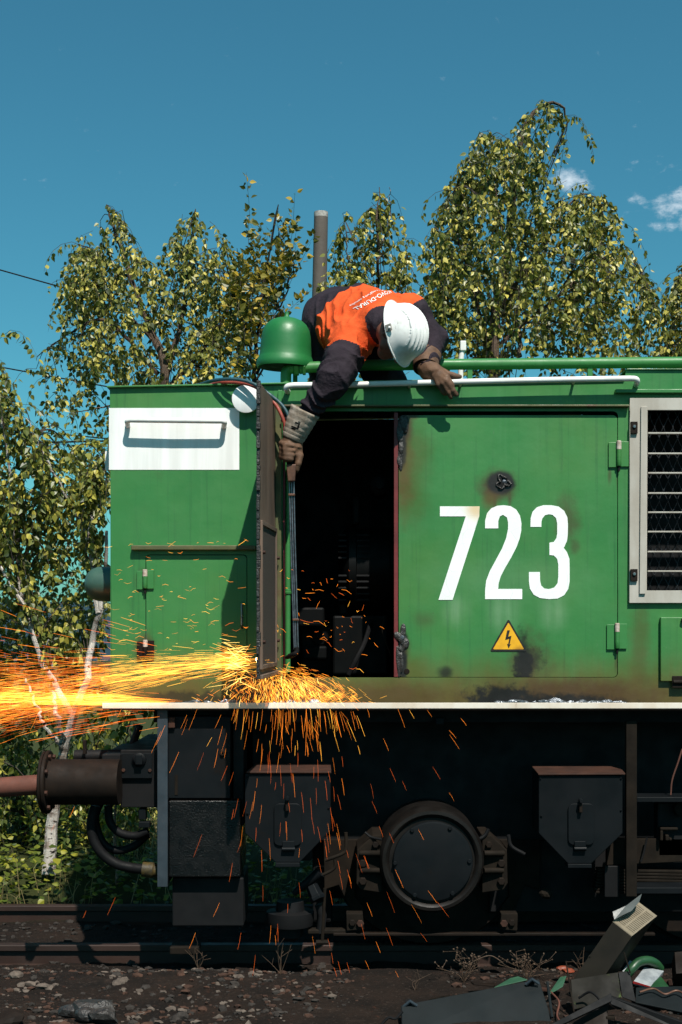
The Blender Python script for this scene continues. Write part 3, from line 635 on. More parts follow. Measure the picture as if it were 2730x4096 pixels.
# ---- sand boxes
def hopper(CC, lid_b, lid_f, body, hatch, pin, hngc, foot, y0=-.16):
    h = MB().pprism([CC(*p) for p in body], y0, y0 + .22).build('sand_box', M['slate'], LOCO, bevel=.004)
    l = MB(); y1 = y0 - .012; zl = P(*CC(*lid_f[0]), y1).z
    f0, f1 = P(*CC(*lid_f[0]), y1), P(*CC(*lid_f[1]), y1); yb = y0 + .235
    dep = (D0+yb)/F
    b0 = Vector(((CC(*lid_b[0])[0]-CX)*dep, yb, ZC-(CC(*lid_b[0])[1]-HY)*dep)); b1 = Vector(((CC(*lid_b[1])[0]-CX)*dep, yb, b0.z))
    l.add([f0, f1, b1, b0, f0 - Vector((0,0,.008)), f1 - Vector((0,0,.008)), b1 - Vector((0,0,.008)), b0 - Vector((0,0,.008))], [(0,1,2,3),(7,6,5,4),(4,5,1,0),(5,6,2,1),(6,7,3,2),(7,4,0,3)])
    l.build('lid', M['rust'], h, bevel=.002)
    a, b = P(*CC(*hatch[0]), y0), P(*CC(*hatch[1]), y0)
    hp = plate('hatch', rrect(a.x, a.z, b.x, b.z, .025), [], y0 - .011, .0105, M['slate'], h, .002)
    lt = MB().pbox(CC(pin[0]-12, pin[1]+20), CC(pin[0]+10, pin[1]+80), y0-.035, y0-.0115).build('latch', M['rust_dark'], hp, bevel=.003)
    MB().lathe(P(*CC(*pin), y0-.036), (0, 1, 0), [(-.012, .008), (-.01, .0095), (.025, .0095)], 12).build('latch_pin', M['slate'], lt, smooth=True)
    hn = MB().pbox(CC(hngc[0]-38, hngc[1]-35), CC(hngc[0]+38, hngc[1]+5), y0-.018, y0-.0115).build('hatch_hinge', M['slate'], hp, bevel=.002)
    MB().tube([P(*CC(hngc[0]-40, hngc[1]+15), y0-.012), P(*CC(hngc[0]+40, hngc[1]+15), y0-.012)], .010, 10).build('hinge_barrel', M['slate'], hn, smooth=True)
    MB().pbox(CC(*foot[0]), CC(*foot[1]), y0-.012, y0+.06).build('outlet', M['slate'], h, bevel=.002)
    for fx, fz in ((.02, .05), (.98, .05), (.98, .6), (.03, .7)):
        bx0, by0 = body[0]; bx1 = body[1][0]; bh = body[2][1]-body[0][1]
        p = P(*CC(bx0 + (bx1-bx0)*fx, by0 + bh*fz), y0); MB().blob((p.x, y0-.002, p.z), .006, int(fx*99), 1, .2).build('rivet', M['slate'], h, smooth=True)
    return h
hopper(C7, ((190, 400), (665, 398)), ((137, 449), (668, 449)), [(126, 465), (663, 465), (663, 820), (470, 1020), (318, 1020), (126, 835)], ((310, 648), (480, 912)), (393, 618), (400, 920), ((318, 1022), (470, 1048)))
hopper(C8, ((550, 440), (1137, 440)), ((597, 496), (1184, 493)), [(600, 510), (1166, 510), (1166, 900), (955, 1105), (798, 1105), (600, 900)], ((797, 697), (972, 975)), (886, 680), (880, 988), ((797, 1107), (958, 1133)))
# ---- running gear
ax = P(*C7(1300, 1005), -.08); k7 = (D0-.08)/F/1.568
for wxs in (1729, 2900):
    wc = P(wxs, 0, .12); zw = .025 + .49
    w = MB().lathe((wc.x, .34, zw), (0, 1, 0), [(0, .34), (.0, .48), (.02, .49), (.10, .49), (.101, .515), (.12, .515), (.125, .48), (.125, .1)], 48).build('wheel', M['rust_dark'], LOCO, smooth=True)
    MB().lathe((wc.x, 1.25, zw), (0, 1, 0), [(0, .30), (.0, .515), (.02, .515), (.022, .49), (.12, .49), (.125, .1)], 48).build('wheel', M['black'], LOCO, smooth=True)
    MB().lathe((wc.x, .466, zw), (0, 1, 0), [(0, .07), (.783, .07)], 20).build('axle', M['black'], LOCO, smooth=True)
M['axle'] = pm('greasy black brown casting', (0.0080, 0.0064, 0.0054), (0.0046, 0.0038, 0.0034), 8, .5, .2, .003, 30, spec=.2, rust=(0.028, 0.024, 0.022), rust_lo=.66)
axb = MB().lathe(ax + Vector((0, .0, 0)), (0, 1, 0), [(0, 268*k7), (-.012, 276*k7), (-.02, 292*k7), (-.018, 312*k7), (0, 326*k7), (.03, 330*k7), (.33, 330*k7)], 56).build('axle_box', M['axle'], LOCO, smooth=True)
cv = MB().lathe(P(*C7(1305, 1010), -.085), (0, -1, 0), [(0, 250*k7), (.010, 250*k7), (.014, 246*k7), (.016, 236*k7), (.0165, 60*k7)], 56).build('axle_cover', M['slate'], axb, smooth=True)
for x, y in ((1175, 815), (1413, 803), (1535, 1010), (1428, 1212), (1192, 1222), (1068, 1022)):
    MB().bolt(P(*C7(x, y), -.098), (0, -1, 0), .0105, .012).build('bolt', M['slate'], cv)
for sgn in (-1, 1):
    def G(x, y): return C7(1300 + sgn*(1300 - x), y)
    g = MB().pprism([G(*p) for p in ((830, 940), (930, 850), (985, 850), (985, 1210), (850, 1190), (825, 1150))], -.03, .25).build('horn_guide', M['brown'], LOCO, bevel=.004)
    for x, y, r in ((945, 905, .016), (866, 1022, .019), (866, 1134, .019)):
        MB().bolt(P(*G(x, y), -.0305), (0, -1, 0), r, .018).build('bolt', M['rust_dark'], g)
    MB().tube([P(*G(850, 962), -.035), P(*G(975, 962), -.06)], .014, 10).build('rib', M['brown'], g, smooth=True)
    MB().tube([P(*G(855, 1070), -.035), P(*G(975, 1070), -.06)], .014, 10).build('rib', M['brown'], g, smooth=True)
    MB().pprism([G(*p) for p in ((620, 875), (880, 875), (835, 930), (815, 1230), (870, 1300), (860, 1345), (800, 1340), (715, 1160), (625, 1190))], .27, .295).build('frame_plate', M['brown'], LOCO, bevel=.003)
    st = MB().pprism([G(*p) for p in ((762, 1340), (865, 1340), (875, 1440), (765, 1448))], -.02, .05).build('keeper_plate', M['brown'], LOCO, bevel=.003)
    MB().bolt(P(*G(850, 1400), -.0205), (0, -1, 0), .018, .016).build('nut', M['rust'], st)
    MB().bolt(P(*G(800, 1395), -.0205), (0, -1, 0), .016, .014).build('nut', M['rust_dark'], st)
MB().pbox(C7(680, 1462), C7(2700, 1480), -.01, .02).build('tie_bar', M['rust_dark'], LOCO, bevel=.003)
MB().pbox(C7(520, 1440), C7(765, 1470), -.0, .05).build('tie_rod', M['brown'], LOCO, bevel=.006)
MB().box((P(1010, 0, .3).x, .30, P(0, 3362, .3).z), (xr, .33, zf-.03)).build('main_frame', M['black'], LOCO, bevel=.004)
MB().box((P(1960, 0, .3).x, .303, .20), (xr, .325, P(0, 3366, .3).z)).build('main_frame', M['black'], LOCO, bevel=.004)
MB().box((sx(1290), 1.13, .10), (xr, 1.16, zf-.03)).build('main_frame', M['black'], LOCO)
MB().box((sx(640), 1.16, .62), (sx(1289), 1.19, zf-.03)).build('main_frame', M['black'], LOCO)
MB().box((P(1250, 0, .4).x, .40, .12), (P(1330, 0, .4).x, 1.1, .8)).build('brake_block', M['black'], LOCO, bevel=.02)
# brake rigging left of the axle
MB().lathe(P(*C7(430, 1215), .02), (.75, -.1, .62), [(0, .012), (.02, .016), (.06, .02), (.14, .026), (.17, .03)], 16).build('brake_cylinder', M['slate'], LOCO, smooth=True)
MB().lathe(P(*C7(545, 1165), .0), (.4, -.3, -.8), [(0, .03), (.05, .034), (.06, .04), (.075, .036)], 6).build('brake_valve', M['slate'], LOCO, bevel=.002)
MB().tube(bez([P(*C7(760, 830), .0), P(*C7(760, 930), .0), P(*C7(735, 965), .0), P(*C7(630, 1005), .0)], 16), .009, 10).build('brake_pipe', M['brown'], LOCO, smooth=True)
MB().tube(bez([P(*C7(690, 1000), .0), P(*C7(690, 1050), .0), P(*C7(640, 1085), .0), P(*C7(540, 1125), .0)], 16), .008, 10).build('brake_pipe', M['brown'], LOCO, smooth=True)
MB().tube([P(*C7(628, 1180), -.0), P(*C7(612, 1510), -.0)], .008, 8).build('brake_rod', M['brown'], LOCO, smooth=True)
MB().lathe(P(*C7(612, 1520), .0), (1, 0, 0), [(-.03, .012), (.03, .012)], 8).build('brake_pin', M['brown'], LOCO, smooth=True)
MB().tube([P(*C7(590, 1280), .02), P(*C7(612, 1350), .02), P(*C7(600, 1460), .02)], .022, 10).build('brake_hanger', M['black'], LOCO, smooth=True)
MB().lathe(P(*C7(410, 1350), .05), (0, 0, 1), [(-.12, .03), (-.10, .06), (-.05, .065), (-.045, .11), (-.02, .115), (.02, .115), (.025, .07), (.07, .065)], 28).build('sander_drum', M['black'], LOCO, smooth=True)
MB().box((P(1085, 0, .05).x, .05, .50), (P(1250, 0, .05).x, .30, .80)).build('brake_bracket', M['black'], LOCO, bevel=.01)
MB().tube(bez([P(*C7(880, 830), -.02), P(*C7(920, 860), -.03), P(*C7(985, 875), -.06)], 10), .006, 8).build('grease_pipe', M['black'], LOCO, smooth=True)
for cc in ([(262, 870), (240, 910), (205, 935)], [(395, 910), (415, 985), (505, 1040)]):
    MB().tube(bez([P(*C8(*p), -.03) for p in cc], 12), .009, 8).build('grease_pipe', M['black'], LOCO, smooth=True)
MB().blob(P(*C8(650, 1300), .0), (.035, .03, .028), 5, 2, .2).build('sand_nozzle', M['brown'], LOCO)
# right-hand hangers, spring and brackets
MB().pbox((2506, 2884), (2549, 3587), -.10, -.07).build('hanger_post', M['brown'], LOCO, bevel=.003)
MB().pbox(C8(1262, 655), C8(2200, 690), -.10, .05).build('step_rail', M['slate'], LOCO, bevel=.003)
MB().pbox(C8(1258, 1265), C8(2200, 1308), -.10, .05).build('step_tread', M['slate'], LOCO, bevel=.003)
MB().pprism([C8(*p) for p in ((1060, 1000), (1120, 935), (1700, 935), (1700, 1085), (1060, 1115))], .02, .06).build('frame_gusset', M['brown'], LOCO, bevel=.003)
for k in range(8):
    yy = 1140 + k*21; x0 = 1000 - k*4 if k < 7 else 985
    a = P(*C8(x0, yy), .03); b = P(*C8(2300, yy + 24), .03)
    MB().slab([a, b, b - Vector((0,0,.0125)), a - Vector((0,0,.0125))], -.07).build('leaf_spring_blade', M['brown'], LOCO, bevel=.003)
MB().pbox(C8(1045, 1120), C8(1144, 1330), -.02, .0).build('spring_clip', M['black'], LOCO, bevel=.003)
MB().tube(bez([P(*C8(1568, 330), -.05), P(*C8(1540, 420), -.05), P(*C8(1500, 540), -.05), P(*C8(1490, 640), -.05)], 16), .004, 8).build('loose_cable', M['rod'], LOCO, smooth=True)
MB().tube(bez([P(*C8(1330, 930), -.01), P(*C8(1310, 1020), -.01), P(*C8(1290, 1090), -.01)], 8), .005, 6).build('loose_cable', M['black'], LOCO, smooth=True)
for c0, c1 in (((1420, 860), (1540, 880)), ((1420, 880), (1440, 950)), ((1455, 910), (1480, 950)), ((1480, 930), (1500, 950))):
    MB().pbox(C8(*c0), C8(*c1), -.02, .03).build('valve_bracket', M['brown'], LOCO, bevel=.005)
MB().lathe(P(*C8(1560, 730), .0), (0, -1, 0), [(0, .04), (.03, .038), (.035, .03)], 18).build('air_valve', M['brown'], LOCO, smooth=True)
MB().pbox(C8(1400, 690), C8(1700, 1060), .02, .1).build('valve_block', M['black'], LOCO, bevel=.01)
# ================================================================== the worker
def surface_nets(fn, lo, hi, h):
    "smooth closed mesh of the zero set of a distance field"
    lo = np.array(lo, float); n = np.ceil((np.array(hi) - lo) / h).astype(int) + 1
    ax = [lo[i] + h*np.arange(n[i]) for i in range(3)]
    X, Y, Z = np.meshgrid(*ax, indexing='ij')
    pts_ = np.stack([X, Y, Z], -1).reshape(-1, 3)
    D = np.concatenate([fn(pts_[i:i+400000]) for i in range(0, len(pts_), 400000)]).reshape(n)
    ins = D < 0
    cells = np.zeros(n - 1, int); acc = np.zeros((*(n-1), 3)); cnt = np.zeros(n - 1)
    cor = [(i, j, k) for i in (0, 1) for j in (0, 1) for k in (0, 1)]
    def sub(A, c): return A[c[0]:c[0]+n[0]-1, c[1]:c[1]+n[1]-1, c[2]:c[2]+n[2]-1]
    for a in cor:
        for d in range(3):
            if a[d]: continue
            b = list(a); b[d] = 1
            da, db = sub(D, a), sub(D, b); m = (da < 0) != (db < 0)
            t = np.where(m, da / np.where(m, da - db, 1), 0)
            p = np.zeros((*(n-1), 3))
            for q in range(3): p[..., q] = a[q]
            p[..., d] += t
            acc += p * m[..., None]; cnt += m
    act = cnt > 0; idx = -np.ones(n - 1, int); idx[act] = np.arange(act.sum())
    base = np.stack(np.meshgrid(*[np.arange(k-1) for k in n], indexing='ij'), -1)
    V = lo + h*(base[act] + acc[act] / cnt[act][:, None])
    Fs = []
    for d in range(3):
        u, v = (d+1) % 3, (d+2) % 3
        sl0 = [slice(1, -1)]*3; sl0[d] = slice(0, -1); sl1 = [slice(1, -1)]*3; sl1[d] = slice(1, None)
        A, B = ins[tuple(sl0)], ins[tuple(sl1)]
        w = np.argwhere(A != B)
        if not len(w): continue
        off = np.array([1, 1, 1]); off[d] = 0
        c = w + off; flip = A[tuple(w.T)]
        def cell(du, dv):
            e = c.copy(); e[:, u] -= du; e[:, v] -= dv; return idx[tuple(e.T)]
        q = np.stack([cell(1, 1), cell(0, 1), cell(0, 0), cell(1, 0)], 1)
        q[~flip] = q[~flip][:, ::-1]
        Fs.append(q)
    return V, np.concatenate(Fs)
def cone(p, a, b, ra, rb):
    a, b = np.array(a), np.array(b); ab = b - a; L = ab @ ab
    t = np.clip(((p - a) @ ab) / L, 0, 1)
    return np.linalg.norm(p - a - t[:, None]*ab, axis=1) - (ra + (rb - ra)*t), t
def smin(a, b, k):
    h = np.clip(.5 + .5*(b - a)/k, 0, 1)
    return b*(1-h) + a*h - k*h*(1-h)
_rs = np.random.RandomState(3)
_W = [(_rs.normal(size=3), _rs.rand()*6.28) for _ in range(10)]
def wob(p, f):
    "cheap smooth noise about -1..1"
    s = 0
    for w, ph in _W[:6]: s = s + np.sin(p @ (w*f) + ph + .8*np.sin(p @ (w[::-1]*f*.7)))
    return s / 3.2
def fold(p, f, dirv, seed=0):
    "sharp-crested cloth folds running across dirv"
    q = p @ (np.array(dirv)*f) + 2.6*wob(p + seed, 9) + 1.4*wob(p - seed, 22)
    return ((1 - np.abs(np.sin(q)))**1.7 - .3)*(.65 + .5*wob(p*1.3 + seed*2, 15))
def w1(x, y, d): v = P(*C1(x, y), d); return np.array(v)
J = dict(pel=w1(560, 345, .50), hipR=w1(560, 400, .42), hipL=w1(640, 300, .54), waR=w1(660, 420, .24), waL=w1(780, 300, .34),
         shR=w1(715, 500, -.02), shL=w1(1085, 318, .13), neck=w1(890, 380, -.05), elR=w1(600, 735, -.25), wrR=w1(455, 925, -.19),
         elL=w1(1225, 480, .12), wrL=w1(1190, 625, .0), knR=w1(560, 760, .36), knL=w1(960, 775, .34), anR=w1(520, 770, .75), anL=w1(900, 775, .75), chest=w1(850, 340, .12), nape=w1(950, 410, -.14))
bones = [('hipR', 'waR', .115, .118, 0), ('hipL', 'waL', .115, .115, 0), ('waR', 'shR', .118, .092, 0), ('waL', 'shL', .115, .082, 0), ('pel', 'chest', .13, .12, 0), ('chest', 'neck', .11, .078, 0), ('neck', 'nape', .080, .070, 9), ('shR', 'neck', .08, .07, 0), ('shL', 'neck', .075, .07, 0),
         ('shR', 'elR', .092, .077, 1), ('elR', 'wrR', .076, .050, 2), ('shL', 'elL', .080, .066, 3), ('elL', 'wrL', .068, .056, 4),
         ('hipR', 'knR', .118, .085, 5), ('hipL', 'knL', .115, .085, 6), ('knR', 'anR', .08, .06, 7), ('knL', 'anL', .08, .06, 8)]
def body_sdf(p):
    raw = [(cone(p, J[a], J[b], ra, rb)[0], g, a, b) for a, b, ra, rb, g in bones]
    near = np.min([e for e, *_ in raw], axis=0)
    out = near.copy(); m = np.abs(near) < .075
    if not m.any(): return out
    q = p[m]; d = None
    for e, g, a, b in raw:
        e = e[m]
        if g in (1, 2, 3, 4):
            ax_ = (J[b]-J[a])/np.linalg.norm(J[b]-J[a]); side = np.cross(ax_, (0, 1, .3))
            amp = .027 if g in (1, 2) else .024
            n = np.abs(e) < .05
            e[n] = e[n] - amp*fold(q[n], 58 if g in (2, 4) else 36, ax_*.75 + side*.6, g) * (1 - np.abs(e[n])/.05)
        elif g >= 5:
            e = e - .014*fold(q, 26, (.5, .2, .35), g) * np.clip(1 - np.abs(e)/.06, 0, 1)
        d = e if d is None else smin(d, e, .05 if g == 0 else (.018 if g in (2, 4) else .03))
    tor = np.linalg.norm(q - (J['waR']+J['chest'])/2, axis=1)      # folds fan over the back
    d = d - .026*fold(q, 50, (.80, -.25, .42), 5) * np.clip(1.5 - tor/.24, 0, 1) - .004*wob(q, 26)
    d = np.maximum(d, np.minimum(ROOFZ - q[:, 2], q[:, 1] + 0.0))
    out[m] = d
    return out
lo = np.array([min(J[k][i] for k in J) for i in range(3)]) - .16; hi = np.array([max(J[k][i] for k in J) for i in range(3)]) + .16
ROOFZ = sz(1541) - .004
V, Fc = surface_nets(body_sdf, lo, hi, .0062)
# the suit: dark sleeves and trousers, orange body
def side_t(p, a, b):
    ab = b - a; return ((p - a) @ ab) / (ab @ ab)
cen = V[Fc].mean(1)
dm = {}
for a, b, ra, rb, g in bones:
    e, t = cone(cen, J[a], J[b], ra, rb); dm[g] = np.minimum(dm.get(g, 9), e)
arm = np.minimum(np.minimum(dm[1], dm[2]), np.minimum(dm[3], dm[4])); leg = np.minimum(np.minimum(dm[5], dm[6]), np.minimum(dm[7], dm[8]))
axis = J['neck'] - J['pel']; tt = side_t(cen, J['pel'], J['neck'])
wig = .012*wob(cen, 14)
tR = side_t(cen, J['shR'], J['elR']); tL = side_t(cen, J['shL'], J['elL'])
orange = (dm[0] < leg - .004) & (tt > .38 + .4*wig)
orange &= ~((tR > .36 + wig) & (np.minimum(dm[1], dm[2]) < dm[0] + .03)) & ~((dm[2] < dm[0] - .01)) & ~((tL > -.05 + wig) & (np.minimum(dm[3], dm[4]) < dm[0] + .035)) & ~(dm[4] < dm[0])
orange &= tt < 1.25
orange &= ~((side_t(cen, J['neck'], J['nape']) > .3 + wig*2) & (dm[9] < dm[0] - .002))
M['orange'] = pm('orange workwear cloth', (0.68, 0.096, 0.024), (0.55, 0.070, 0.018), 7, .88, .8, .008, 38, spec=.1)
M['navy'] = pm('dark aubergine workwear cloth', (0.030, 0.0225, 0.030), (0.020, 0.0150, 0.020), 9, .85, .9, .008, 42, spec=.12, rust=(0.040, 0.033, 0.036), rust_lo=.62)
M['skin'] = pm('tanned skin', (0.23, 0.085, 0.048), (0.17, 0.060, 0.034), 18, .55, .2, .001, 150, spec=.35)
M['leather'] = pm('worn brown leather', (0.145, 0.078, 0.046), (0.075, 0.040, 0.024), 16, .72, .6, .004, 60, spec=.3, rust=(0.21, 0.135, 0.09), rust_lo=.60)
M['suede'] = pm('grey grimy suede', (0.40, 0.345, 0.29), (0.22, 0.175, 0.135), 26, .9, .5, .003, 160, spec=.1, rust=(0.10, 0.068, 0.045), rust_lo=.56)
# ---- head and neck (the person's own body)
hc = w1(1030, 440, -.21)
U = Vector((.82, -.52, .20)).normalized(); Fw = Vector((.28, -.12, -.95)); Fw = (Fw - U*Fw.dot(U)).normalized(); Rt = Fw.cross(U)
HM = np.array([list(Rt), list(Fw), list(U)])            # head frame: right, forward, up
def hp(r, f, u): return hc + r*np.array(Rt) + f*np.array(Fw) + u*np.array(U)
def head_sdf(p):
    q = (p - hc) @ HM.T
    d = np.linalg.norm(q / np.array([.076, .095, .105]) , axis=1)*.09 - .09
    e, _ = cone(p, hp(0, .035, -.06), hp(0, .060, -.105), .055, .036); d = smin(d, e, .03)          # jaw
    for s_ in (-1, 1):
        e, _ = cone(p, hp(.035*s_, .055, -.045), hp(.045*s_, .04, -.08), .025, .022); d = smin(d, e, .02)   # cheeks
        e, _ = cone(p, hp(.078*s_, -.005, -.005), hp(.081*s_, .002, -.048), .013, .010)
        e2, _ = cone(p, hp(.092*s_, -.001, -.010), hp(.094*s_, .002, -.035), .007, .006)
        d = smin(d, np.maximum(e, -e2 + .0), .006)                                                   # ears
        e, _ = cone(p, hp(.030*s_, .086, -.012), hp(.034*s_, .086, -.012), .013, .012); d = np.maximum(d, -(e - .0) ) if False else smin(d, e, .01)
    e, _ = cone(p, hp(0, .090, -.010), hp(0, .116, -.050), .010, .016); d = smin(d, e, .012)          # nose
    e, _ = cone(p, hp(-.018, .088, -.082), hp(.018, .088, -.082), .009, .009); d = smin(d, e, .008)   # mouth
    e, _ = cone(p, hp(0, -.02, -.06), J['neck'], .056, .062); d = smin(d, e, .025)
    e, _ = cone(p, J['neck'], J['chest'], .06, .07); d = smin(d, e, .03)
    return d
V2, F2 = surface_nets(head_sdf, hc - .25, hc + .25, .0055)
def mesh_obj(name, V, Fc, mats, parent, mi=None):
    me = bpy.data.meshes.new(name); me.from_pydata(V.tolist(), [], Fc.tolist()); me.update()
    bm = bmesh.new(); bm.from_mesh(me); bmesh.ops.recalc_face_normals(bm, faces=bm.faces)
    bmesh.ops.smooth_vert(bm, verts=bm.verts, factor=.35, use_axis_x=True, use_axis_y=True, use_axis_z=True)
    bm.to_mesh(me); bm.free()
    o = link(me, name, mats, parent, True, 0, False)
    if mi is not None: me.polygons.foreach_set('material_index', mi.astype(int).tolist())
    return o
PER = mesh_obj('person', V2, F2, [M['skin']], None)
tag(PER, 'worker in white hard hat and orange-backed dark overalls leaning over the roof edge', 'person')
suit = mesh_obj('overalls', V, Fc, [M['navy'], M['orange']], PER, orange)
suit['label'] = 'dark overalls with a bright orange back'
# hair under the helmet, collar and safety glasses
M['hair'] = pm('short dark hair', (0.022, 0.015, 0.011), (0.012, 0.009, 0.007), 60, .6, .8, .004, 200)
def hair_sdf(p):
    q = (p - hc) @ HM.T
    d = np.linalg.norm(q / np.array([.080, .099, .109]), axis=1)*.093 - .093
    d = np.maximum(d, q[:, 1] - .02 + .25*q[:, 2] ); d = np.maximum(d, -(q[:, 2] + .075))
    e = np.linalg.norm((np.abs(q) - np.array([.08, 0, 0])) * np.array([1, 1, 0])[None] + np.array([0, 0, 1])*(q + .02), axis=1) - .034
    return np.maximum(d, -e)
Vh, Fh = surface_nets(hair_sdf, hc - .14, hc + .14, .006); mesh_obj('hair', Vh, Fh, [M['hair']], PER)
M['glass_dark'] = pm('dark safety lens', (0.008, 0.008, 0.010), (0.012, 0.012, 0.014), 10, .12, 0, spec=.6)
g = MB()
arc = [hp(.098*math.sin(a), .010 + .100*math.cos(a), -.012) for a in np.linspace(-1.35, 1.35, 21)]
for i in range(20):
    a, b = Vector(arc[i]), Vector(arc[i+1]); h1 = U * (.018 if abs(i-9.5) < 7 else .006)
    g.slab([a - h1, b - h1, b + h1, a + h1], .003)
g.build('safety_glasses', M['glass_dark'], PER)
# ---- helmet
HEL = MB(); nu, nv = 48, 14; hr_, hf_, hu_ = .118, .138, .135
def ridge(a, v):
    "raised ribs running front to back over the crown"
    x = math.cos(a)*math.cos(v)*hr_; z = math.sin(v)
    if z < .35: return 0
    rb = .5 + .5*math.cos(x/.019*2*math.pi)
    return .0065*rb**2*min(1, (z-.35)*4)*(1 if abs(x) < .078 else 0)
vs = []; fs = []
nu, nv = 168, 40
for j in range(nv+1):
    v = (j/nv)*math.pi/2
    for i in range(nu):
        a = i/nu*2*math.pi; k = 1 + ridge(a, v)/.13
        r_, f_, u_ = math.cos(a)*math.cos(v)*hr_*k, math.sin(a)*math.cos(v)*hf_*k, math.sin(v)*hu_*k
        if v < .25:
            fl_ = (1 - v/.25)**2
            r_ *= 1 + .05*fl_; f_ *= 1 + (.05 + (.07 if math.sin(a) > 0 else .09)*max(0, abs(math.sin(a)))**2)*fl_
            if math.sin(a) > .3: u_ -= .012*fl_*math.sin(a)
        vs.append(hp(r_, f_, u_ - .012))
for j in range(nv):
    for i in range(nu):
        i2 = (i+1) % nu; fs.append((j*nu+i, j*nu+i2, (j+1)*nu+i2, (j+1)*nu+i))
HEL.add(vs, fs)
t = NT('scuffed white helmet plastic')
hcol = t.mix(t.ramp(t.noise(14, 6, .65), .45, .75), (0.80, 0.80, 0.78), (0.62, 0.61, 0.58))
hcol = t.mix(t.ramp(t.noise(46, 4, .6, (1, 1, .35)), .66, .74, 0, .7), hcol, (0.17, 0.14, 0.11))
bo = Vector(hp(.06, .12, .03))
vs_ = t.new('ShaderNodeVectorMath', operation='DISTANCE'); t.l(t.pos, vs_.inputs[0]); vs_.inputs[1].default_value = bo
hcol = t.mix(t.math('MULTIPLY', t.ramp(t.math('MULTIPLY_ADD', t.noise(40, 4), .06, vs_.outputs['Value']), .10, .03), .45), hcol, (0.22, 0.18, 0.13))
t.set(hcol, t.ramp(t.noise(20, 3), .3, .7, .26, .42), 0, .5); t.bump(t.noise(120, 3), .08, .001); M['helmet'] = t.mat
hel = HEL.build('helmet', M['helmet'], PER, smooth=True)
so = hel.modifiers.new('shell', 'SOLIDIFY'); so.thickness = .004; so.offset = -1
rim = [hp(math.cos(a)*hr_*1.055, math.sin(a)*hf_*(1.05 + (.07 if math.sin(a) > 0 else .09)*math.sin(a)**2), -.013 - (.012*math.sin(a) if math.sin(a) > .3 else 0)) for a in np.linspace(0, 2*math.pi, 73)]
MB().tube(rim, .004, 6).build('helmet_rim', M['helmet'], hel, smooth=True)
M['plastic_grey'] = pm('grey plastic', (0.30, 0.28, 0.25), (0.2, 0.19, 0.17), 30, .5, 0)
ck = Matrix.Translation(Vector(hp(hr_*1.045, -.005, .004))) @ Matrix((Rt, Fw, U)).transposed().to_4x4()
MB().box((-.001, -.016, -.014), (.007, .016, .016), ck).build('helmet_clip', M['plastic_grey'], hel, bevel=.002)
MB().lathe(Vector(hp(hr_*1.09, -.002, .012)), Rt, [(0, .006), (.006, .006), (.009, .003)], 10).build('helmet_knob', M['white'], hel, smooth=True)
# ---- gloves
def glove(name, fn, c, h, label, mats=None):
    Vg, Fg = surface_nets(fn, np.array(c) - .14, np.array(c) + .14, h); o = mesh_obj(name, Vg, Fg, [M['leather']], PER); o['label'] = label; return o
def chain(d, p, ps, rs, k=.006):
    for a, b, ra, rb in zip(ps[:-1], ps[1:], rs[:-1], rs[1:]):
        e, _ = cone(p, a, b, ra, rb); d = e if d is None else smin(d, e, k)
    return d
gc = w1(335, 1190, -.15)                 # right fist closed round the torch grip
def gR(p):
    d = chain(None, p, [w1(352, 1090, -.165), w1(345, 1150, -.158), w1(338, 1195, -.155)], [.048, .050, .046])
    d = d - .006*fold(p, 75, (.35, .1, .9), 2)*np.clip(1 - np.abs(d)/.03, 0, 1)
    for k, (yy, L) in enumerate(((1135, 1.0), (1165, 1.08), (1193, 1.02), (1218, .85))):     # four fingers wrapping from the left side round the front
        ps = [w1(292, yy-14, -.13), w1(278, yy, -.175), w1(300, yy+10, -.208), w1(300 + 48*L, yy+16, -.205)]
        f = chain(None, p, ps, [.0145, .0145, .0135, .012], .004)
        d = smin(d, f, .007)
    f = chain(None, p, [w1(375, 1150, -.15), w1(392, 1210, -.175), w1(382, 1262, -.18), w1(372, 1300, -.175)], [.020, .018, .0155, .012], .005)   # thumb down the side
    d = smin(d, f, .010)
    return d - .0025*wob(p, 55)
glove('glove', gR, gc, .0045, 'brown leather welding glove gripping the torch')
hcL = w1(1270, 715, -.06)
def gL(p):
    d = chain(None, p, [w1(1178, 610, .02), w1(1200, 670, -.02), w1(1262, 700, -.055)], [.054, .052, .036])
    d = d - .004*fold(p, 60, (.6, .1, .7), 3)*np.clip(1 - np.abs(d)/.03, 0, 1)
    for a, b, c_, e_, r in (((1270, 690, -.085), (1315, 722, -.105), (1345, 770, -.105), (1350, 800, -.10), .0150), ((1262, 705, -.090), (1310, 745, -.112), (1352, 800, -.105), (1372, 828, -.095), .0150), ((1250, 712, -.085), (1290, 760, -.108), (1325, 815, -.10), (1340, 845, -.09), .0145), ((1238, 715, -.080), (1262, 765, -.10), (1290, 805, -.09), (1302, 822, -.085), .013)):
        d = smin(d, chain(None, p, [w1(*a), w1(*b), w1(*c_), w1(*e_)], [r*1.1, r, r*.92, r*.75], .004), .006)
    d = smin(d, chain(None, p, [w1(1235, 680, -.05), w1(1300, 692, -.055), w1(1352, 712, -.062), w1(1398, 716, -.064)], [.022, .018, .0155, .012], .005), .008)
    return d - .002*wob(p, 55)
glove('glove', gL, hcL, .0045, 'brown leather glove draped over the white rail')
def cuff(name, ps, rs, mat, label):
    m = MB(); o = m.tube(bez(ps, 18), rs, 26, caps=False).build(name, mat, PER, smooth=True)
    o['label'] = label; s_ = o.modifiers.new('shell', 'SOLIDIFY'); s_.thickness = .004; s_.offset = 1
    return o
cp = [Vector(w1(*q)) for q in ((428, 928, -.19), (395, 1000, -.18), (368, 1060, -.17), (348, 1108, -.163))]
n_ = len(bez(cp, 18))
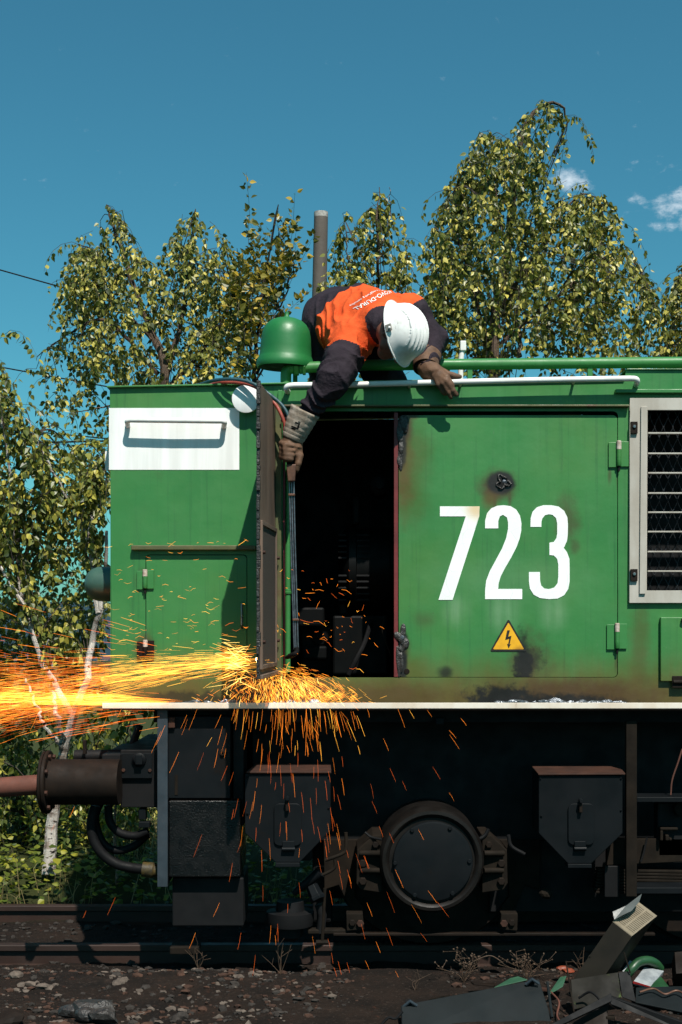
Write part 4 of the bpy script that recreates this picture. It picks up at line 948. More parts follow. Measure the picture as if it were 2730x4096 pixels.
cf = cuff('glove_cuff', cp, [.068 - .020*i/(n_-1) + .0015*math.sin(i*2.1) for i in range(n_)], M['suede'], 'grey suede gauntlet cuff with a dark stamped mark')
cp2 = [Vector(w1(*q)) for q in ((1196, 578, .035), (1184, 620, .01), (1182, 660, -.012))]
n2 = len(bez(cp2, 18))
cuff('glove_cuff', cp2, [.062 - .004*i/(n2-1) for i in range(n2)], M['leather'], 'brown leather cuff of the hand on the rail')
# stamped mark on the gauntlet, laid on the cuff surface
dg = bpy.context.evaluated_depsgraph_get()
def project_mesh(verts2d, faces, origin, ex, ey, target, ray, lift):
    bm = bmesh.new(); bm.from_mesh(target.data); bm.transform(Matrix.Translation(root_loc(target)))
    tree = BVHTree.FromBMesh(bm); bm.free(); out = []; ok = []
    for x, y in verts2d:
        p = origin + ex*x + ey*y
        h, nrm, _, _ = tree.ray_cast(p - ray*1.0, ray, 2.0)
        ok.append(h is not None); out.append((h + (nrm if nrm.dot(ray) < 0 else -nrm)*lift) if h else p)
    return out, [f for f in faces if all(ok[i] for i in f)]
ray = Vector((0, 1, 0))
mk = MB(); o0 = Vector(w1(372, 1030, -.17)); ey = (Vector(w1(395, 985, -.15)) - Vector(w1(360, 1070, -.15))).normalized(); exx = Vector((ey.z, 0, -ey.x))
for a in ((-.016, -.016, .016, -.010), (.009, -.0098, .016, .012), (-.006, .006, .0088, .012), (-.016, -.022, .006, -.018), (.004, .015, .016, .018)):
    nx = 6; vv_ = [(a[0] + (a[2]-a[0])*i/nx, a[1] + (a[3]-a[1])*j) for j in (0, 1) for i in range(nx+1)]
    o_, f_ = project_mesh(vv_, [(i, i+1, i+nx+2, i+nx+1) for i in range(nx)], o0, exx, ey, cf, ray, .0052)
    mk.add(o_, f_)
mk.build('stamped_mark', M['rubber'], cf)
# lettering across the orange back: reads from his left shoulder to his right
def text_mesh(s, size):
    cu = bpy.data.curves.new('t', 'FONT'); cu.body = s; cu.size = size; cu.align_x = 'CENTER'; cu.offset = size*.012; cu.resolution_u = 2
    o = bpy.data.objects.new('t', cu); me = bpy.data.meshes.new_from_object(o); bpy.data.objects.remove(o)
    bm = bmesh.new(); bm.from_mesh(me); bmesh.ops.triangulate(bm, faces=bm.faces)
    bmesh.ops.subdivide_edges(bm, edges=[e for e in bm.edges if e.calc_length() > .012], cuts=2, use_grid_fill=True)
    v = [(w.co.x, w.co.y) for w in bm.verts]; f = [tuple(w.index for w in g.verts) for g in bm.faces]; bm.free(); return v, f
M['print'] = pm('white cloth print', (0.80, 0.76, 0.74), (0.66, 0.60, 0.58), 60, .8, .2, .001, 200)
A_, B_ = Vector(P(1555, 1160, .2)), Vector(P(1412, 1265, .2))
def letters(txt, size, off, name, bend):
    v, f = text_mesh(txt, size)
    w = max(abs(x) for x, _ in v); L = (B_ - A_); L.y = 0; k = L.length/2/w
    exx = L.normalized(); up = Vector((-exx.z, 0, exx.x)); up = up if up.x > 0 else -up        # tops of the letters point to his head
    mid = (A_ + B_)/2 + up*off
    v = [(x*k, y*k + bend*(1-(x/w)**2)) for x, y in v]
    o_, f_ = project_mesh(v, f, mid, exx, up, suit, Vector((0, 1, 0)), .0022)
    m = MB().add(o_, f_); 
    return m.build(name, M['print'], suit)
letters('KOVO-DURAL', .07, 0, 'back_lettering', .020)
letters('ekologická recyklace a demolice', .03, -.030, 'back_small_print', .020)
# ================================================================== cutting torch and its hoses
TX = empty('cutting_torch', P(1172, 2700, -.15), 'long cutting torch held in the gloved hand beside the open door', 'cutting torch')
M['copper'] = pm('brown copper alloy', (0.13, 0.062, 0.038), (0.080, 0.040, 0.028), 30, .5, .3, .002, 90, metal=.35)
M['tube'] = pm('dull steel tube', (0.20, 0.22, 0.25), (0.12, 0.13, 0.15), 40, .38, .1, .001, 90, metal=.8)
def W4(x, y, d=-.155): return P(*C4(x, y), d)
MB().slab([W4(265, 470, -.17), W4(277, 592, -.17), W4(328, 592, -.17), W4(338, 470, -.17)], -.028).build('handle_body', M['copper'], TX, bevel=.004)
MB().slab([W4(268, 400, -.168), W4(268, 468, -.168), W4(316, 468, -.168), W4(318, 400, -.168)], -.025).build('grip', M['rubber'], TX, bevel=.004)
MB().slab([W4(330, 470, -.16), W4(350, 525, -.16), W4(338, 535, -.16), W4(322, 500, -.16)], -.012).build('lever', M['copper'], TX, bevel=.002)
for x0, x1, r in ((286, 322, .0042), (302, 334, .0042), (318, 350, .0042)):
    MB().tube([W4(x0, 590), W4((x0*2+x1)/3 - 2, 1000), W4(x1, 1805)], r, 10).build('gas_tube', M['tube'], TX, smooth=True)
for yy, xx in ((685, 303), (1590, 333)):
    MB().pbox(C4(xx-24, yy-7), C4(xx+24, yy+9), -.166, -.144).build('clip', M['copper'], TX, bevel=.002)
MB().tube(bez([W4(336, 1790), W4(340, 1820), W4(325, 1840), W4(300, 1850, -.13)], 12), .012, 12).build('torch_head', M['black'], TX, smooth=True)
MB().lathe(W4(305, 1848, -.13), W4(245, 1875, -.07) - W4(305, 1848, -.13), [(0, .013), (.02, .013), (.021, .010), (.04, .010), (.055, .005)], 14).build('nozzle', M['rust_dark'], TX, smooth=True)
M['hose_red'] = pm('red rubber hose', (0.30, 0.055, 0.035), (0.20, 0.036, 0.024), 40, .55, .2, .001, 120)
M['hose_blue'] = pm('teal rubber hose', (0.018, 0.072, 0.088), (0.012, 0.048, 0.060), 40, .5, .2, .001, 120)
def W2(x, y, d): return P(*C2(x, y), d)
bl = MB().tube(bez([W2(600, 175, .35), W2(760, 160, .18), W2(860, 130, .0), W2(950, 117, -.06), W2(1060, 120, -.09), W2(1160, 150, -.11), W2(1260, 215, -.13), W2(1350, 290, -.14), W2(1395, 360, -.15), W2(1420, 440, -.152), W2(1425, 560, -.15)], 60), .0085, 10).build('gas_hose', M['hose_blue'], None, smooth=True)
tag(bl, 'teal gas hose looping over the roof edge to the glove', 'hose', 'torch hoses')
rd = MB().tube(bez([W2(640, 185, .38), W2(800, 172, .2), W2(920, 142, .0), W2(1030, 140, -.05), W2(1140, 158, -.08), W2(1240, 215, -.11), W2(1310, 290, -.135), W2(1350, 360, -.15), W2(1378, 440, -.152), W2(1400, 560, -.15)], 60), .0085, 10).build('gas_hose', M['hose_red'], None, smooth=True)
tag(rd, 'red gas hose looping over the roof edge to the glove', 'hose', 'torch hoses')
# ================================================================== ground, track
from mathutils import noise as mn
def ground_z(x, y):
    z = .022*mn.noise((x*2.1, y*2.1, 0)) + .010*mn.noise((x*8, y*8, 3)) + .005*mn.noise((x*22, y*22, 7))
    if y > -.1: z -= .075*min(1, (y+.1)*3)
    if -.5 < y < .02: z += .018*max(0, 1-abs(y+.24)/.25)
    if y > 1.4: z += .18*min(1, (y-1.4)/1.0)
    if y > 7: z -= min(60, (y-7)**1.4*.12)
    f = max(abs(x)-8, 0, y-9, -y-6); 
    return z if f <= 0 else z*1.0
def spread(dense, step, lim):
    out = list(np.arange(dense[0], dense[1]+1e-6, step)); s_ = step
    while out[-1] < lim[1]: s_ *= 1.22; out.append(out[-1]+s_)
    s_ = step
    while out[0] > lim[0]: s_ *= 1.22; out.insert(0, out[0]-s_)
    return out
gxs = spread((-2.6, 2.6), .045, (-4000, 4000)); gys = spread((-1.6, 1.6), .045, (-60, 7000))
gv = [(x, y, ground_z(x, y)) for y in gys for x in gxs]; nx = len(gxs)
gf_ = [(j*nx+i, j*nx+i+1, (j+1)*nx+i+1, (j+1)*nx+i) for j in range(len(gys)-1) for i in range(nx-1)]
t = NT('trodden earth and ash')
c_ = t.mix(t.ramp(t.noise(3.5, 6, .6), .35, .65), (0.023, 0.0150, 0.0112), (0.0115, 0.0088, 0.0073))
c_ = t.mix(t.ramp(t.noise(9, 6, .7, None, (5, 2, 0)), .54, .70), c_, (0.034, 0.023, 0.0175))
c_ = t.mix(t.ramp(t.noise(55, 4, .7), .56, .68), c_, (0.046, 0.034, 0.028))
c_ = t.mix(t.ramp(t.noise(26, 5, .7, None, (1, 8, 3)), .60, .72, 0, .8), c_, (0.070, 0.028, 0.017))
spx = t.new('ShaderNodeSeparateXYZ'); t.l(t.pos, spx.inputs[0])
c_ = t.mix(t.ramp(t.math('MULTIPLY_ADD', t.noise(1.3, 4), .8, spx.outputs[1]), 1.7, 2.3), c_, (0.035, 0.042, 0.012))
t.set(c_, .92, 0, .12); t.bump(t.noise(70, 6, .7), 1.0, .02); M['earth'] = t.mat
gd = MB().add(gv, gf_); me = bpy.data.meshes.new('ground'); me.from_pydata(gd.v, [], gd.f); me.update()
go = bpy.data.objects.new('ground', me); COL.objects.link(go); me.materials.append(M['earth']); go['kind'] = 'structure'
me.polygons.foreach_set('use_smooth', [True]*len(me.polygons))
# far wooded ridges across the valley, blue haze put into their colour
M['forest_haze'] = pm('wooded slope tinted with haze', (0.030, 0.060, 0.075), (0.024, 0.045, 0.058), .01, 1, 0, spec=0)
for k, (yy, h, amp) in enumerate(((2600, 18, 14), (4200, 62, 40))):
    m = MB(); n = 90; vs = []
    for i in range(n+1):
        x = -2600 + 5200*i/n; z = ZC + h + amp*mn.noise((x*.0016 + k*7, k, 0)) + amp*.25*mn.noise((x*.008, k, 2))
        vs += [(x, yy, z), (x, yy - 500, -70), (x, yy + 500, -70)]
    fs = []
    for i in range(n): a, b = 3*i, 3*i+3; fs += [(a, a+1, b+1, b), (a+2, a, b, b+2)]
    o = m.add(vs, fs).build('hills', M['forest_haze'], None, smooth=True, kind='structure')
# rails
M['railhead'] = pm('rusty rail steel', (0.036, 0.019, 0.014), (0.022, 0.0125, 0.0097), 5, .6, .3, .002, 60, stretch=(.3, 1, 1), spec=.3)
def rail(y, lab, top=.078):
    pr_ = [(-.03, top-.004), (-.026, top), (.026, top), (.03, top-.004), (.03, top-.028), (.009, top-.036), (.009, top-.098), (.052, top-.110), (.052, top-.118), (-.052, top-.118), (-.052, top-.110), (-.009, top-.098), (-.009, top-.036), (-.03, top-.028)]
    m = MB(); n = len(pr_); vs = [(x, y + a, b) for x in (-14, 9) for a, b in pr_]
    m.add(vs, [tuple(range(n)), tuple(range(2*n-1, n-1, -1))] + [(i, (i+1) % n, (i+1) % n + n, i + n) for i in range(n)])
    return tag(m.build('rail', M['railhead'], None), lab, 'rail', 'rails of the siding')
rail(.38, 'near rusty rail half sunk in dark gravel', .022); rail(1.33, 'far rusty rail in front of the undergrowth', .022)
# gravel and stones
stone_mats = [pm('pale stone', (0.125, 0.100, 0.082), (0.066, 0.052, 0.043), 30, .9, .6, .004, 90, spec=.15), pm('red brown stone', (0.066, 0.034, 0.023), (0.036, 0.021, 0.016), 30, .9, .6, .004, 90, spec=.15), pm('grey ballast stone', (0.040, 0.034, 0.030), (0.022, 0.019, 0.017), 30, .9, .6, .004, 90, spec=.15)]
rnd = random.Random(11)
def stone(m, x, y, r, z=None, seed=0, sub=1):
    if z is None: z = ground_z(x, y)
    m.blob((x, y, z + r*.18), (r*rnd.uniform(.9, 1.5), r*rnd.uniform(.8, 1.2), r*rnd.uniform(.5, .8)), seed, sub, .45)
gm = MB()
for k in range(5200):
    y = rnd.uniform(-1.25, .12) if k % 4 else rnd.uniform(.25, 1.25); x = rnd.uniform(-2.3, 2.2)
    if rnd.random() > .35 + .65*(mn.noise((x*1.7, y*1.7, 9)) > -.15) - .35*(x > -.1): continue
    r = rnd.choice((.004, .005, .007, .009, .012, .016)) * rnd.uniform(.7, 1.3) * (.75 if x > .0 else 1)
    gm.cur = rnd.choice((0, 0, 1, 1, 1, 2, 2, 2) if x < -.2 else (0, 1, 1, 1, 2, 2, 2, 2, 2)) if k % 4 else 2
    stone(gm, x, y, r, None, k)
tag(gm.build('gravel', stone_mats, None, kind='stuff'), 'loose broken gravel strewn in front of the track', 'gravel')
for k, (x, y, r, mi, lab) in enumerate(((90, 1838, 30, 0, 'pale stone nearest the left edge, below the near rail'), (283, 1895, 34, 0, 'rounded pale stone alone on dark gravel, lower left'), (745, 1872, 32, 0, 'flat pale stone below the tarred box, left of its pair'), (775, 1910, 24, 0, 'smaller pale stone right below the flat pale one'), (1128, 1822, 34, 1, 'red-brown stone at the edge of the shade under the box'), (1120, 2072, 40, 2, 'flat grey slab of stone near the bottom edge'))):
    s_ = C6(x, y); d = ZC*F/(s_[1]-HY); yy = d - D0; m = MB(); rr = r/1.568*d/F
    stone(m, (s_[0]-CX)*d/F, yy, rr, None, 50+k, 2)
    tag(m.build('stone', stone_mats[mi], None), lab, 'stone', 'stones on the gravel')
# ================================================================== trees and undergrowth
def leaf_mat(name, ca, cb, cc, trans=.35):
    t = NT(name); g_ = t.n.new('ShaderNodeNewGeometry')
    r = g_.outputs['Random Per Island']
    n = t.new('ShaderNodeValToRGB'); t.l(r, n.inputs[0]); e = n.color_ramp.elements
    e[0].color = (*ca, 1); e[1].color = (*cc, 1); e[1].position = 1.0
    k = e.new(.55); k.color = (*cb, 1)
    t.set(n.outputs[0], .42, 0, .45)
    tr = t.new('ShaderNodeBsdfTranslucent'); mxs = t.new('ShaderNodeMixShader'); mxs.inputs[0].default_value = trans
    t.l(t.mix(.5, n.outputs[0], (0.20, 0.22, 0.02)), tr.inputs[0]); t.l(t.b.outputs[0], mxs.inputs[1]); t.l(tr.outputs[0], mxs.inputs[2]); t.l(mxs.outputs[0], t.out.inputs[0])
    return t.mat
M['leaf_birch'] = leaf_mat('autumn birch leaf', (0.034, 0.050, 0.012), (0.190, 0.200, 0.038), (0.60, 0.50, 0.10), .25)  # tree leaves: dark and bright ends put self-shade and highlights into the colour
M['leaf_green'] = leaf_mat('olive birch leaf', (0.028, 0.046, 0.011), (0.150, 0.172, 0.032), (0.50, 0.43, 0.07), .25)
M['leaf_alder'] = leaf_mat('yellow green alder leaf', (0.034, 0.046, 0.010), (0.180, 0.160, 0.022), (0.48, 0.32, 0.035), .2)
M['leaf_low'] = leaf_mat('bramble leaf', (0.030, 0.055, 0.010), (0.110, 0.140, 0.016), (0.30, 0.28, 0.025), .28)
t = NT('white birch bark')
bk = t.mix(t.ramp(t.noise(7, 5, .6, (1, 1, 2.2)), .50, .60), (0.62, 0.58, 0.53), (0.30, 0.24, 0.20))
bk = t.mix(t.ramp(t.noise(16, 4, .6, (1, 1, 3.5), (4, 4, 2)), .60, .66), bk, (0.025, 0.020, 0.018)); t.set(bk, .8, 0, .2); t.bump(t.noise(40, 4, .6, (1, 1, 3)), .5, .006); M['bark_white'] = t.mat
M['bark_tan'] = pm('tan young bark', (0.20, 0.14, 0.10), (0.10, 0.07, 0.05), 12, .8, .4, .003, 50)
M['twig'] = pm('dark twig bark', (0.045, 0.032, 0.024), (0.028, 0.021, 0.016), 20, .8, .2)
def inpoly(x, y, poly):
    c = False; n = len(poly)
    for i in range(n):
        (x1, y1), (x2, y2) = poly[i], poly[i-1]
        if (y1 > y) != (y2 > y) and x < (x2-x1)*(y-y1)/(y2-y1) + x1: c = not c
    return c
def tree(name, label, poly, limbs, y0, depth, dens, leaf, bark, seed, group='trees behind the locomotive', size=.047, droop=1.0, gap=-.12, twl=(.18, .60), per=16, gapf=2.9, cat='tree', tdepth=None):
    rnd = random.Random(seed); yc = y0 + depth/2 if tdepth is None else tdepth
    base = P(*limbs[0][0][0], yc); base.z = ground_z(base.x, base.y)
    T = empty(name, base, label, cat, group)
    tr = MB(); lp = []; thin = []
    for ps, r0, r1 in limbs:
        w = []
        for i, p in enumerate(ps):
            dy = yc + (rnd.uniform(-.25, .25)*depth*.5 if i else 0); w.append(P(*p, dy))
        w = bez(w, 28); n = len(w)
        for i in range(1, n-1): w[i] = w[i] + Vector((rnd.gauss(0, .006), rnd.gauss(0, .01), 0))
        tr.tube(w, [r0 + (r1-r0)*(i/(n-1))**.8 for i in range(n)], 9 if r0 > .02 else 6); lp += w; thin += [w[i] for i in range(n) if i > n*.35 and r1 < .006]
        tr.build('trunk', M[bark], T, smooth=True)
    xs = [p[0] for p in poly]; ys = [p[1] for p in poly]
    n = len(poly); area = abs(sum(poly[i-1][0]*poly[i][1] - poly[i][0]*poly[i-1][1] for i in range(n)))/2 * ((D0+yc)/F)**2
    target = int(area*dens); made = 0; tries = 0
    V_ = []; Fc_ = []; tw = MB()
    lpa = np.array([list(q) for q in lp])
    while made < target and tries < target*12:
        tries += 1; limb = thin and rnd.random() < .16
        px_, py_ = rnd.uniform(min(xs), max(xs)), rnd.uniform(min(ys), max(ys))
        if not inpoly(px_, py_, poly): continue
        u = rnd.random(); yy = y0 + depth*u
        s_ = P(px_, py_, yy)
        if limb: s_ = rnd.choice(thin).copy()
        g_ = mn.noise((s_.x*gapf + seed, s_.y*gapf*.8, s_.z*gapf)) + .5*mn.noise((s_.x*gapf*2.3, s_.y*2, s_.z*gapf*2.3 + seed))
        if g_ < gap and not limb: continue
        L = rnd.uniform(*twl); d_ = Vector((rnd.gauss(0, .55), rnd.gauss(0, .5), rnd.uniform(-.2, .5))) if droop > 0 else Vector((rnd.gauss(0, .4), rnd.gauss(0, .4), rnd.uniform(.5, 1.2)))
        d_.normalize(); q = s_.copy(); path = [q.copy()]; steps = 5
        for k in range(steps):
            d_ = (d_ + Vector((rnd.gauss(0, .12), rnd.gauss(0, .12), -.6*max(droop, 0)))).normalized(); q = q + d_*(L/steps); path.append(q.copy())
        e_ = path[-1]; dp_ = D0 + e_.y
        if rnd.random() < (.45 if limb else .62) and not inpoly(CX + e_.x*F/dp_, HY - (e_.z-ZC)*F/dp_, poly): continue
        made += 1
        dd = ((lpa - np.array(s_))**2).sum(1); j = int(dd.argmin())
        if dd[j] < 1.0 and rnd.random() < .35:
            a = Vector(lpa[max(0, j - 3)]); mid = (a + s_)/2 + Vector((0, 0, .10*math.sqrt(dd[j])))
            cc = bez([a, mid, s_], 6); tw.tube(cc + path[1:], [.0042 - .0032*i/(len(cc)+len(path)-2) for i in range(len(cc)+len(path)-1)], 3, caps=False)
        else: tw.tube(path, [.0018 - .0010*i/steps for i in range(steps+1)], 3, caps=False)
        nl = int(per*rnd.uniform(.7, 1.3)*L/.3) + 2
        for k in range(nl):
            f = rnd.uniform(.05, 1)*steps; i = min(int(f), steps-1); o = path[i].lerp(path[i+1], f-i)
            sz_ = size*rnd.uniform(.65, 1.2)
            if droop > 0: ld = Vector((rnd.gauss(0, .55), rnd.gauss(0, .55), -rnd.uniform(.35, 1.2))).normalized()
            else: ld = Vector((rnd.gauss(0, .8), rnd.gauss(0, .8), rnd.uniform(-.2, .8))).normalized()
            o = o + ld*sz_*.35
            dp_ = D0 + o.y
            if rnd.random() < .3 and not inpoly(CX + o.x*F/dp_, HY - (o.z-ZC)*F/dp_, poly): continue
            sd_ = ld.cross(Vector((rnd.gauss(0, 1), rnd.gauss(0, 1), rnd.gauss(0, .5)))).normalized(); nr = ld.cross(sd_)
            w_ = sz_*rnd.uniform(.34, .44); b = len(V_); cu = nr*sz_*rnd.uniform(.05, .2)
            V_ += [o, o + ld*sz_*.22 + sd_*w_*.8 + cu*.6, o + ld*sz_*.5 + sd_*w_*.78 + cu*.7, o + ld*sz_, o + ld*sz_*.5 - sd_*w_*.78 + cu*.7, o + ld*sz_*.22 - sd_*w_*.8 + cu*.6]
            Fc_ += [(b, b+1, b+2, b+3), (b, b+3, b+4, b+5)]
    nt = len(tw.v); tw.m = [0]*len(tw.f)
    allv = tw.v + [tuple(v) for v in V_]; allf = tw.f + [tuple(i + nt for i in f) for f in Fc_]
    me = bpy.data.meshes.new('crown'); me.from_pydata(allv, [], allf); me.update()
    o = link(me, 'crown', [M['twig'], M[leaf]], T)
    me.polygons.foreach_set('material_index', [0]*len(tw.f) + [1]*len(Fc_)); o['kind'] = 'stuff'
    return T
def dp(*ps): return [DD(*p) for p in ps]
tree('birch_tree', 'tall weeping birch with drooping top branch to the right of the worker',
     dp((965,570),(1000,490),(1045,400),(1095,345),(1105,285),(1150,278),(1185,330),(1200,280),(1225,245),(1262,225),(1312,238),(1300,290),(1305,340),(1275,330),(1268,290),(1240,300),(1235,350),(1280,410),(1345,415),(1400,450),(1430,510),(1438,580),(1500,630),(1525,720),(1515,800),(1490,860),(1000,860),(960,760),(985,650)),
     [(dp((1130,1500),(1135,820),(1160,620),(1175,480),(1195,340),(1215,275),(1255,238),(1295,250),(1302,300)), .05, .004), (dp((1135,840),(1080,640),(1040,480),(1060,400)), .02, .003), (dp((1150,700),(1250,560),(1330,450),(1400,470)), .02, .003), (dp((1140,800),(1280,680),(1420,580),(1500,660)), .018, .003), (dp((1165,580),(1130,400),(1120,300)), .012, .002), (dp((1140,820),(1040,720),(990,620)), .015, .003), (dp((1195,820),(1190,640),(1230,480)), .02, .003)],
     3.2, 1.6, 270, 'leaf_birch', 'bark_tan', 1, gap=.02)
tree('birch_tree', 'small birch between the grey pole and the tall weeping birch',
     dp((715,680),(722,610),(768,560),(785,478),(815,520),(855,420),(898,425),(915,500),(908,560),(950,570),(965,640),(985,720),(1010,860),(730,860)),
     [(dp((880,1500),(875,860),(870,700),(868,560),(872,430)), .03, .003), (dp((870,760),(810,640),(788,490)), .014, .002), (dp((872,720),(920,620),(940,580)), .012, .002), (dp((875,800),(780,720),(735,650)), .012, .002), (dp((868,600),(895,500),(895,430)), .008, .002)],
     3.0, 1.0, 170, 'leaf_birch', 'bark_tan', 2, gap=.08)
tree('birch_tree', 'broad birch rising behind the white-striped hood end',
     dp((65,850),(70,785),(140,745),(172,700),(130,665),(185,600),(165,560),(205,515),(240,455),(292,478),(300,530),(345,570),(390,530),(395,465),(480,455),(515,545),(560,570),(575,640),(570,910),(250,1010),(180,960),(120,880)),
     [(dp((360,1500),(380,900),(345,760),(300,640),(262,520),(245,470)), .05, .004), (dp((370,900),(420,720),(440,580),(450,480)), .03, .003), (dp((365,860),(250,740),(170,760),(85,820)), .02, .003), (dp((350,780),(230,660),(150,650)), .016, .003), (dp((380,900),(500,760),(545,640)), .02, .003), (dp((300,640),(220,580),(180,560)), .01, .002), (dp((360,900),(260,930),(160,950)), .014, .003)],
     3.2, 1.5, 190, 'leaf_birch', 'bark_tan', 3, gap=.05)
tree('alder_tree', 'upright yellow-green sapling growing just left of the green bell',
     dp((515,620),(545,580),(590,490),(648,450),(662,545),(686,590),(670,700),(640,770),(620,890),(520,900),(505,700)),
     [(dp((590,1500),(585,900),(600,700),(640,470)), .025, .003), (dp((588,880),(560,700),(545,570)), .012, .002), (dp((590,860),(650,700),(675,600)), .012, .002), (dp((588,900),(620,760),(665,640)), .01, .002)],
     2.6, .9, 170, 'leaf_alder', 'twig', 4, droop=-.3, gap=-.10, size=.05)
tree('birch_tree', 'birch cut off by the right edge of the picture',
     dp((1700,520),(1575,560),(1556,640),(1530,700),(1500,800),(1515,860),(1800,870),(1850,600)),
     [(dp((1680,1500),(1670,860),(1650,700),(1640,560)), .04, .004), (dp((1670,860),(1590,720),(1565,640)), .015, .002), (dp((1670,880),(1560,800),(1515,810)), .014, .002)],
     3.6, 1.2, 320, 'leaf_birch', 'bark_tan', 5)
tree('birch_tree', 'white-barked forked birch at the left edge behind the sparks',
     dp((-160,720),(0,735),(28,775),(8,805),(-10,870),(40,900),(60,985),(110,950),(160,1010),(215,975),(258,1010),(258,1290),(245,1420),(230,1560),(130,1640),(-160,1640)),
     [(dp((112,2010),(120,1900),(135,1810),(148,1720),(165,1660),(200,1560),(212,1480),(228,1400),(240,1330),(245,1220)), .044, .010), (dp((146,1740),(132,1640),(122,1560),(112,1470)), .018, .006), (dp((228,1410),(200,1240),(120,1080),(60,960)), .02, .003), (dp((165,1640),(90,1500),(40,1300),(20,1050),(-20,800)), .022, .004), (dp((150,1720),(100,1660),(60,1560)), .016, .006), (dp((200,1240),(230,1120),(250,1020)), .012, .003), (dp((60,1400),(-20,1250),(-60,1000)), .016, .003)],
     2.1, 1.3, 300, 'leaf_green', 'bark_white', 6, gap=-.10, gapf=1.9, tdepth=1.95)
tree('hazel_bush', 'dark leafy bush filling the lower left corner behind the buffer',
     dp((-160,1560),(60,1580),(140,1650),(250,1600),(362,1650),(362,1960),(280,2000),(-160,1980)),
     [(dp((60,2040),(55,1900),(30,1750),(10,1620)), .018, .005), (dp((195,2040),(200,1850),(230,1700)), .016, .004), (dp((100,2040),(85,1880),(60,1720)), .014, .004), (dp((300,2040),(310,1850),(300,1680)), .016, .004)],
     2.4, 1.3, 150, 'leaf_green', 'twig', 7, gap=.0, cat='bush')
tree('birch_sapling', 'slim sapling seen through the gap below the hood end',
     dp((250,1590),(365,1620),(365,1800),(300,1850),(240,1750)),
     [(dp((270,2040),(265,1850),(290,1700),(310,1610)), .012, .003)], 1.7, .5, 120, 'leaf_low', 'bark_tan', 8, gap=.05, size=.06, cat='sapling')
# undergrowth and dry grass behind the far rail
rnd = random.Random(21)
um = []; uf = []
for k in range(5200):
    y = 1.45 + 2.2*rnd.random()**1.3; x = rnd.uniform(-3.6, 2.4)
    if x > 0 and rnd.random() < .5: continue
    hh = .10 + .42*max(0, .35 + mn.noise((x*1.6, y*1.6, 4)))*min(1, (y-1.3)/.5)
    z = ground_z(x, y) + hh*rnd.random()**.6; s_ = rnd.uniform(.03, .062)
    a = rnd.uniform(0, 6.283); ld = Vector((math.cos(a), math.sin(a), rnd.uniform(-.5, .25))).normalized(); sd_ = ld.cross(Vector((rnd.gauss(0, .5), rnd.gauss(0, .5), 1))).normalized()
    o = Vector((x, y, z)); b = len(um); nr = ld.cross(sd_)*s_*.12
    um += [o, o + ld*s_*.3 + sd_*s_*.42 + nr, o + ld*s_*.65 + sd_*s_*.34 + nr, o + ld*s_, o + ld*s_*.65 - sd_*s_*.34 + nr, o + ld*s_*.3 - sd_*s_*.42 + nr]
    uf += [(b, b+1, b+2, b+3), (b, b+3, b+4, b+5)]
o = MB().add(um, uf).build('undergrowth', M['leaf_low'], None, kind='stuff'); tag(o, 'low bramble undergrowth beyond the far rail', 'undergrowth')
M['straw'] = leaf_mat('dry grass blade', (0.10, 0.075, 0.028), (0.19, 0.15, 0.06), (0.30, 0.24, 0.11), .2)
um = []; uf = []
for k in range(2600):
    y = 1.45 + 1.9*rnd.random(); x = rnd.uniform(-3.4, 2.0)
    if mn.noise((x*1.3, y*1.3, 8)) < -.05: continue
    o = Vector((x, y, ground_z(x, y))); h = rnd.uniform(.12, .42); ln_ = Vector((rnd.gauss(0, .25), rnd.gauss(0, .2), 1)).normalized(); b = len(um); w_ = Vector((.0022, 0, 0))
    bend_ = Vector((rnd.gauss(0, .1), rnd.gauss(0, .08), -.03))
    um += [o - w_, o + w_, o + ln_*h*.6 + w_*.8, o + ln_*h*.6 - w_*.8, o + ln_*h + bend_]; uf += [(b, b+1, b+2, b+3), (b+3, b+2, b+4)]
o = MB().add(um, uf).build('dry_grass', M['straw'], None, kind='stuff'); tag(o, 'dry straw-coloured grass among the brambles', 'grass')
# grey pole and overhead wires
M['concrete'] = pm('weathered grey pole', (0.125, 0.105, 0.09), (0.078, 0.064, 0.054), 5, .8, .4, .004, 40, stretch=(1, 1, .3))
pt, pb = P(*DD(738, 500), 5.6), P(*DD(734, 700), 5.6); g0 = pb + (pb-pt)*3; g0.z = ground_z(g0.x, 5.6) - .3
pole = empty('utility_pole', (g0.x, 5.6, g0.z), 'grey pole with a pale worn top behind the bell', 'pole')
MB().tube([g0, pb, pt], [.075, .066, .062], 20).build('shaft', M['concrete'], pole, smooth=True)
MB().lathe(pt, (0, 0, 1), [(0, .0625), (.02, .063), (.048, .0622), (.05, .052)], 20).build('worn_top', pm('flaking pale cap', (0.42, 0.40, 0.37), (0.16, 0.15, 0.14), 22, .8, .3), pole, smooth=True)
for k, (a, b, lab) in enumerate((((0, 620), (135, 658), 'highest thin wire sloping down at the left'), ((0, 843), (180, 876), 'second thin wire from the top at the left'), ((60, 990), (250, 1008), 'third thin wire from the top at the left'), ((0, 1019), (250, 1013), 'nearly level thick wire behind the left birch'))):
    pa, pb = P(*DD(*a), 16 + k), P(*DD(*b), 16 + k); d_ = pb - pa; ps = []
    for i in range(25):
        f = -1.5 + i/24*9; ps.append(pa + d_*f + Vector((0, 0, -.002*(f-.5)**2*0)))
    o = MB().tube(ps, .012 if k < 3 else .018, 5).build('overhead_wire', M['rubber'], None, smooth=True); tag(o, lab, 'wire', 'overhead wires')
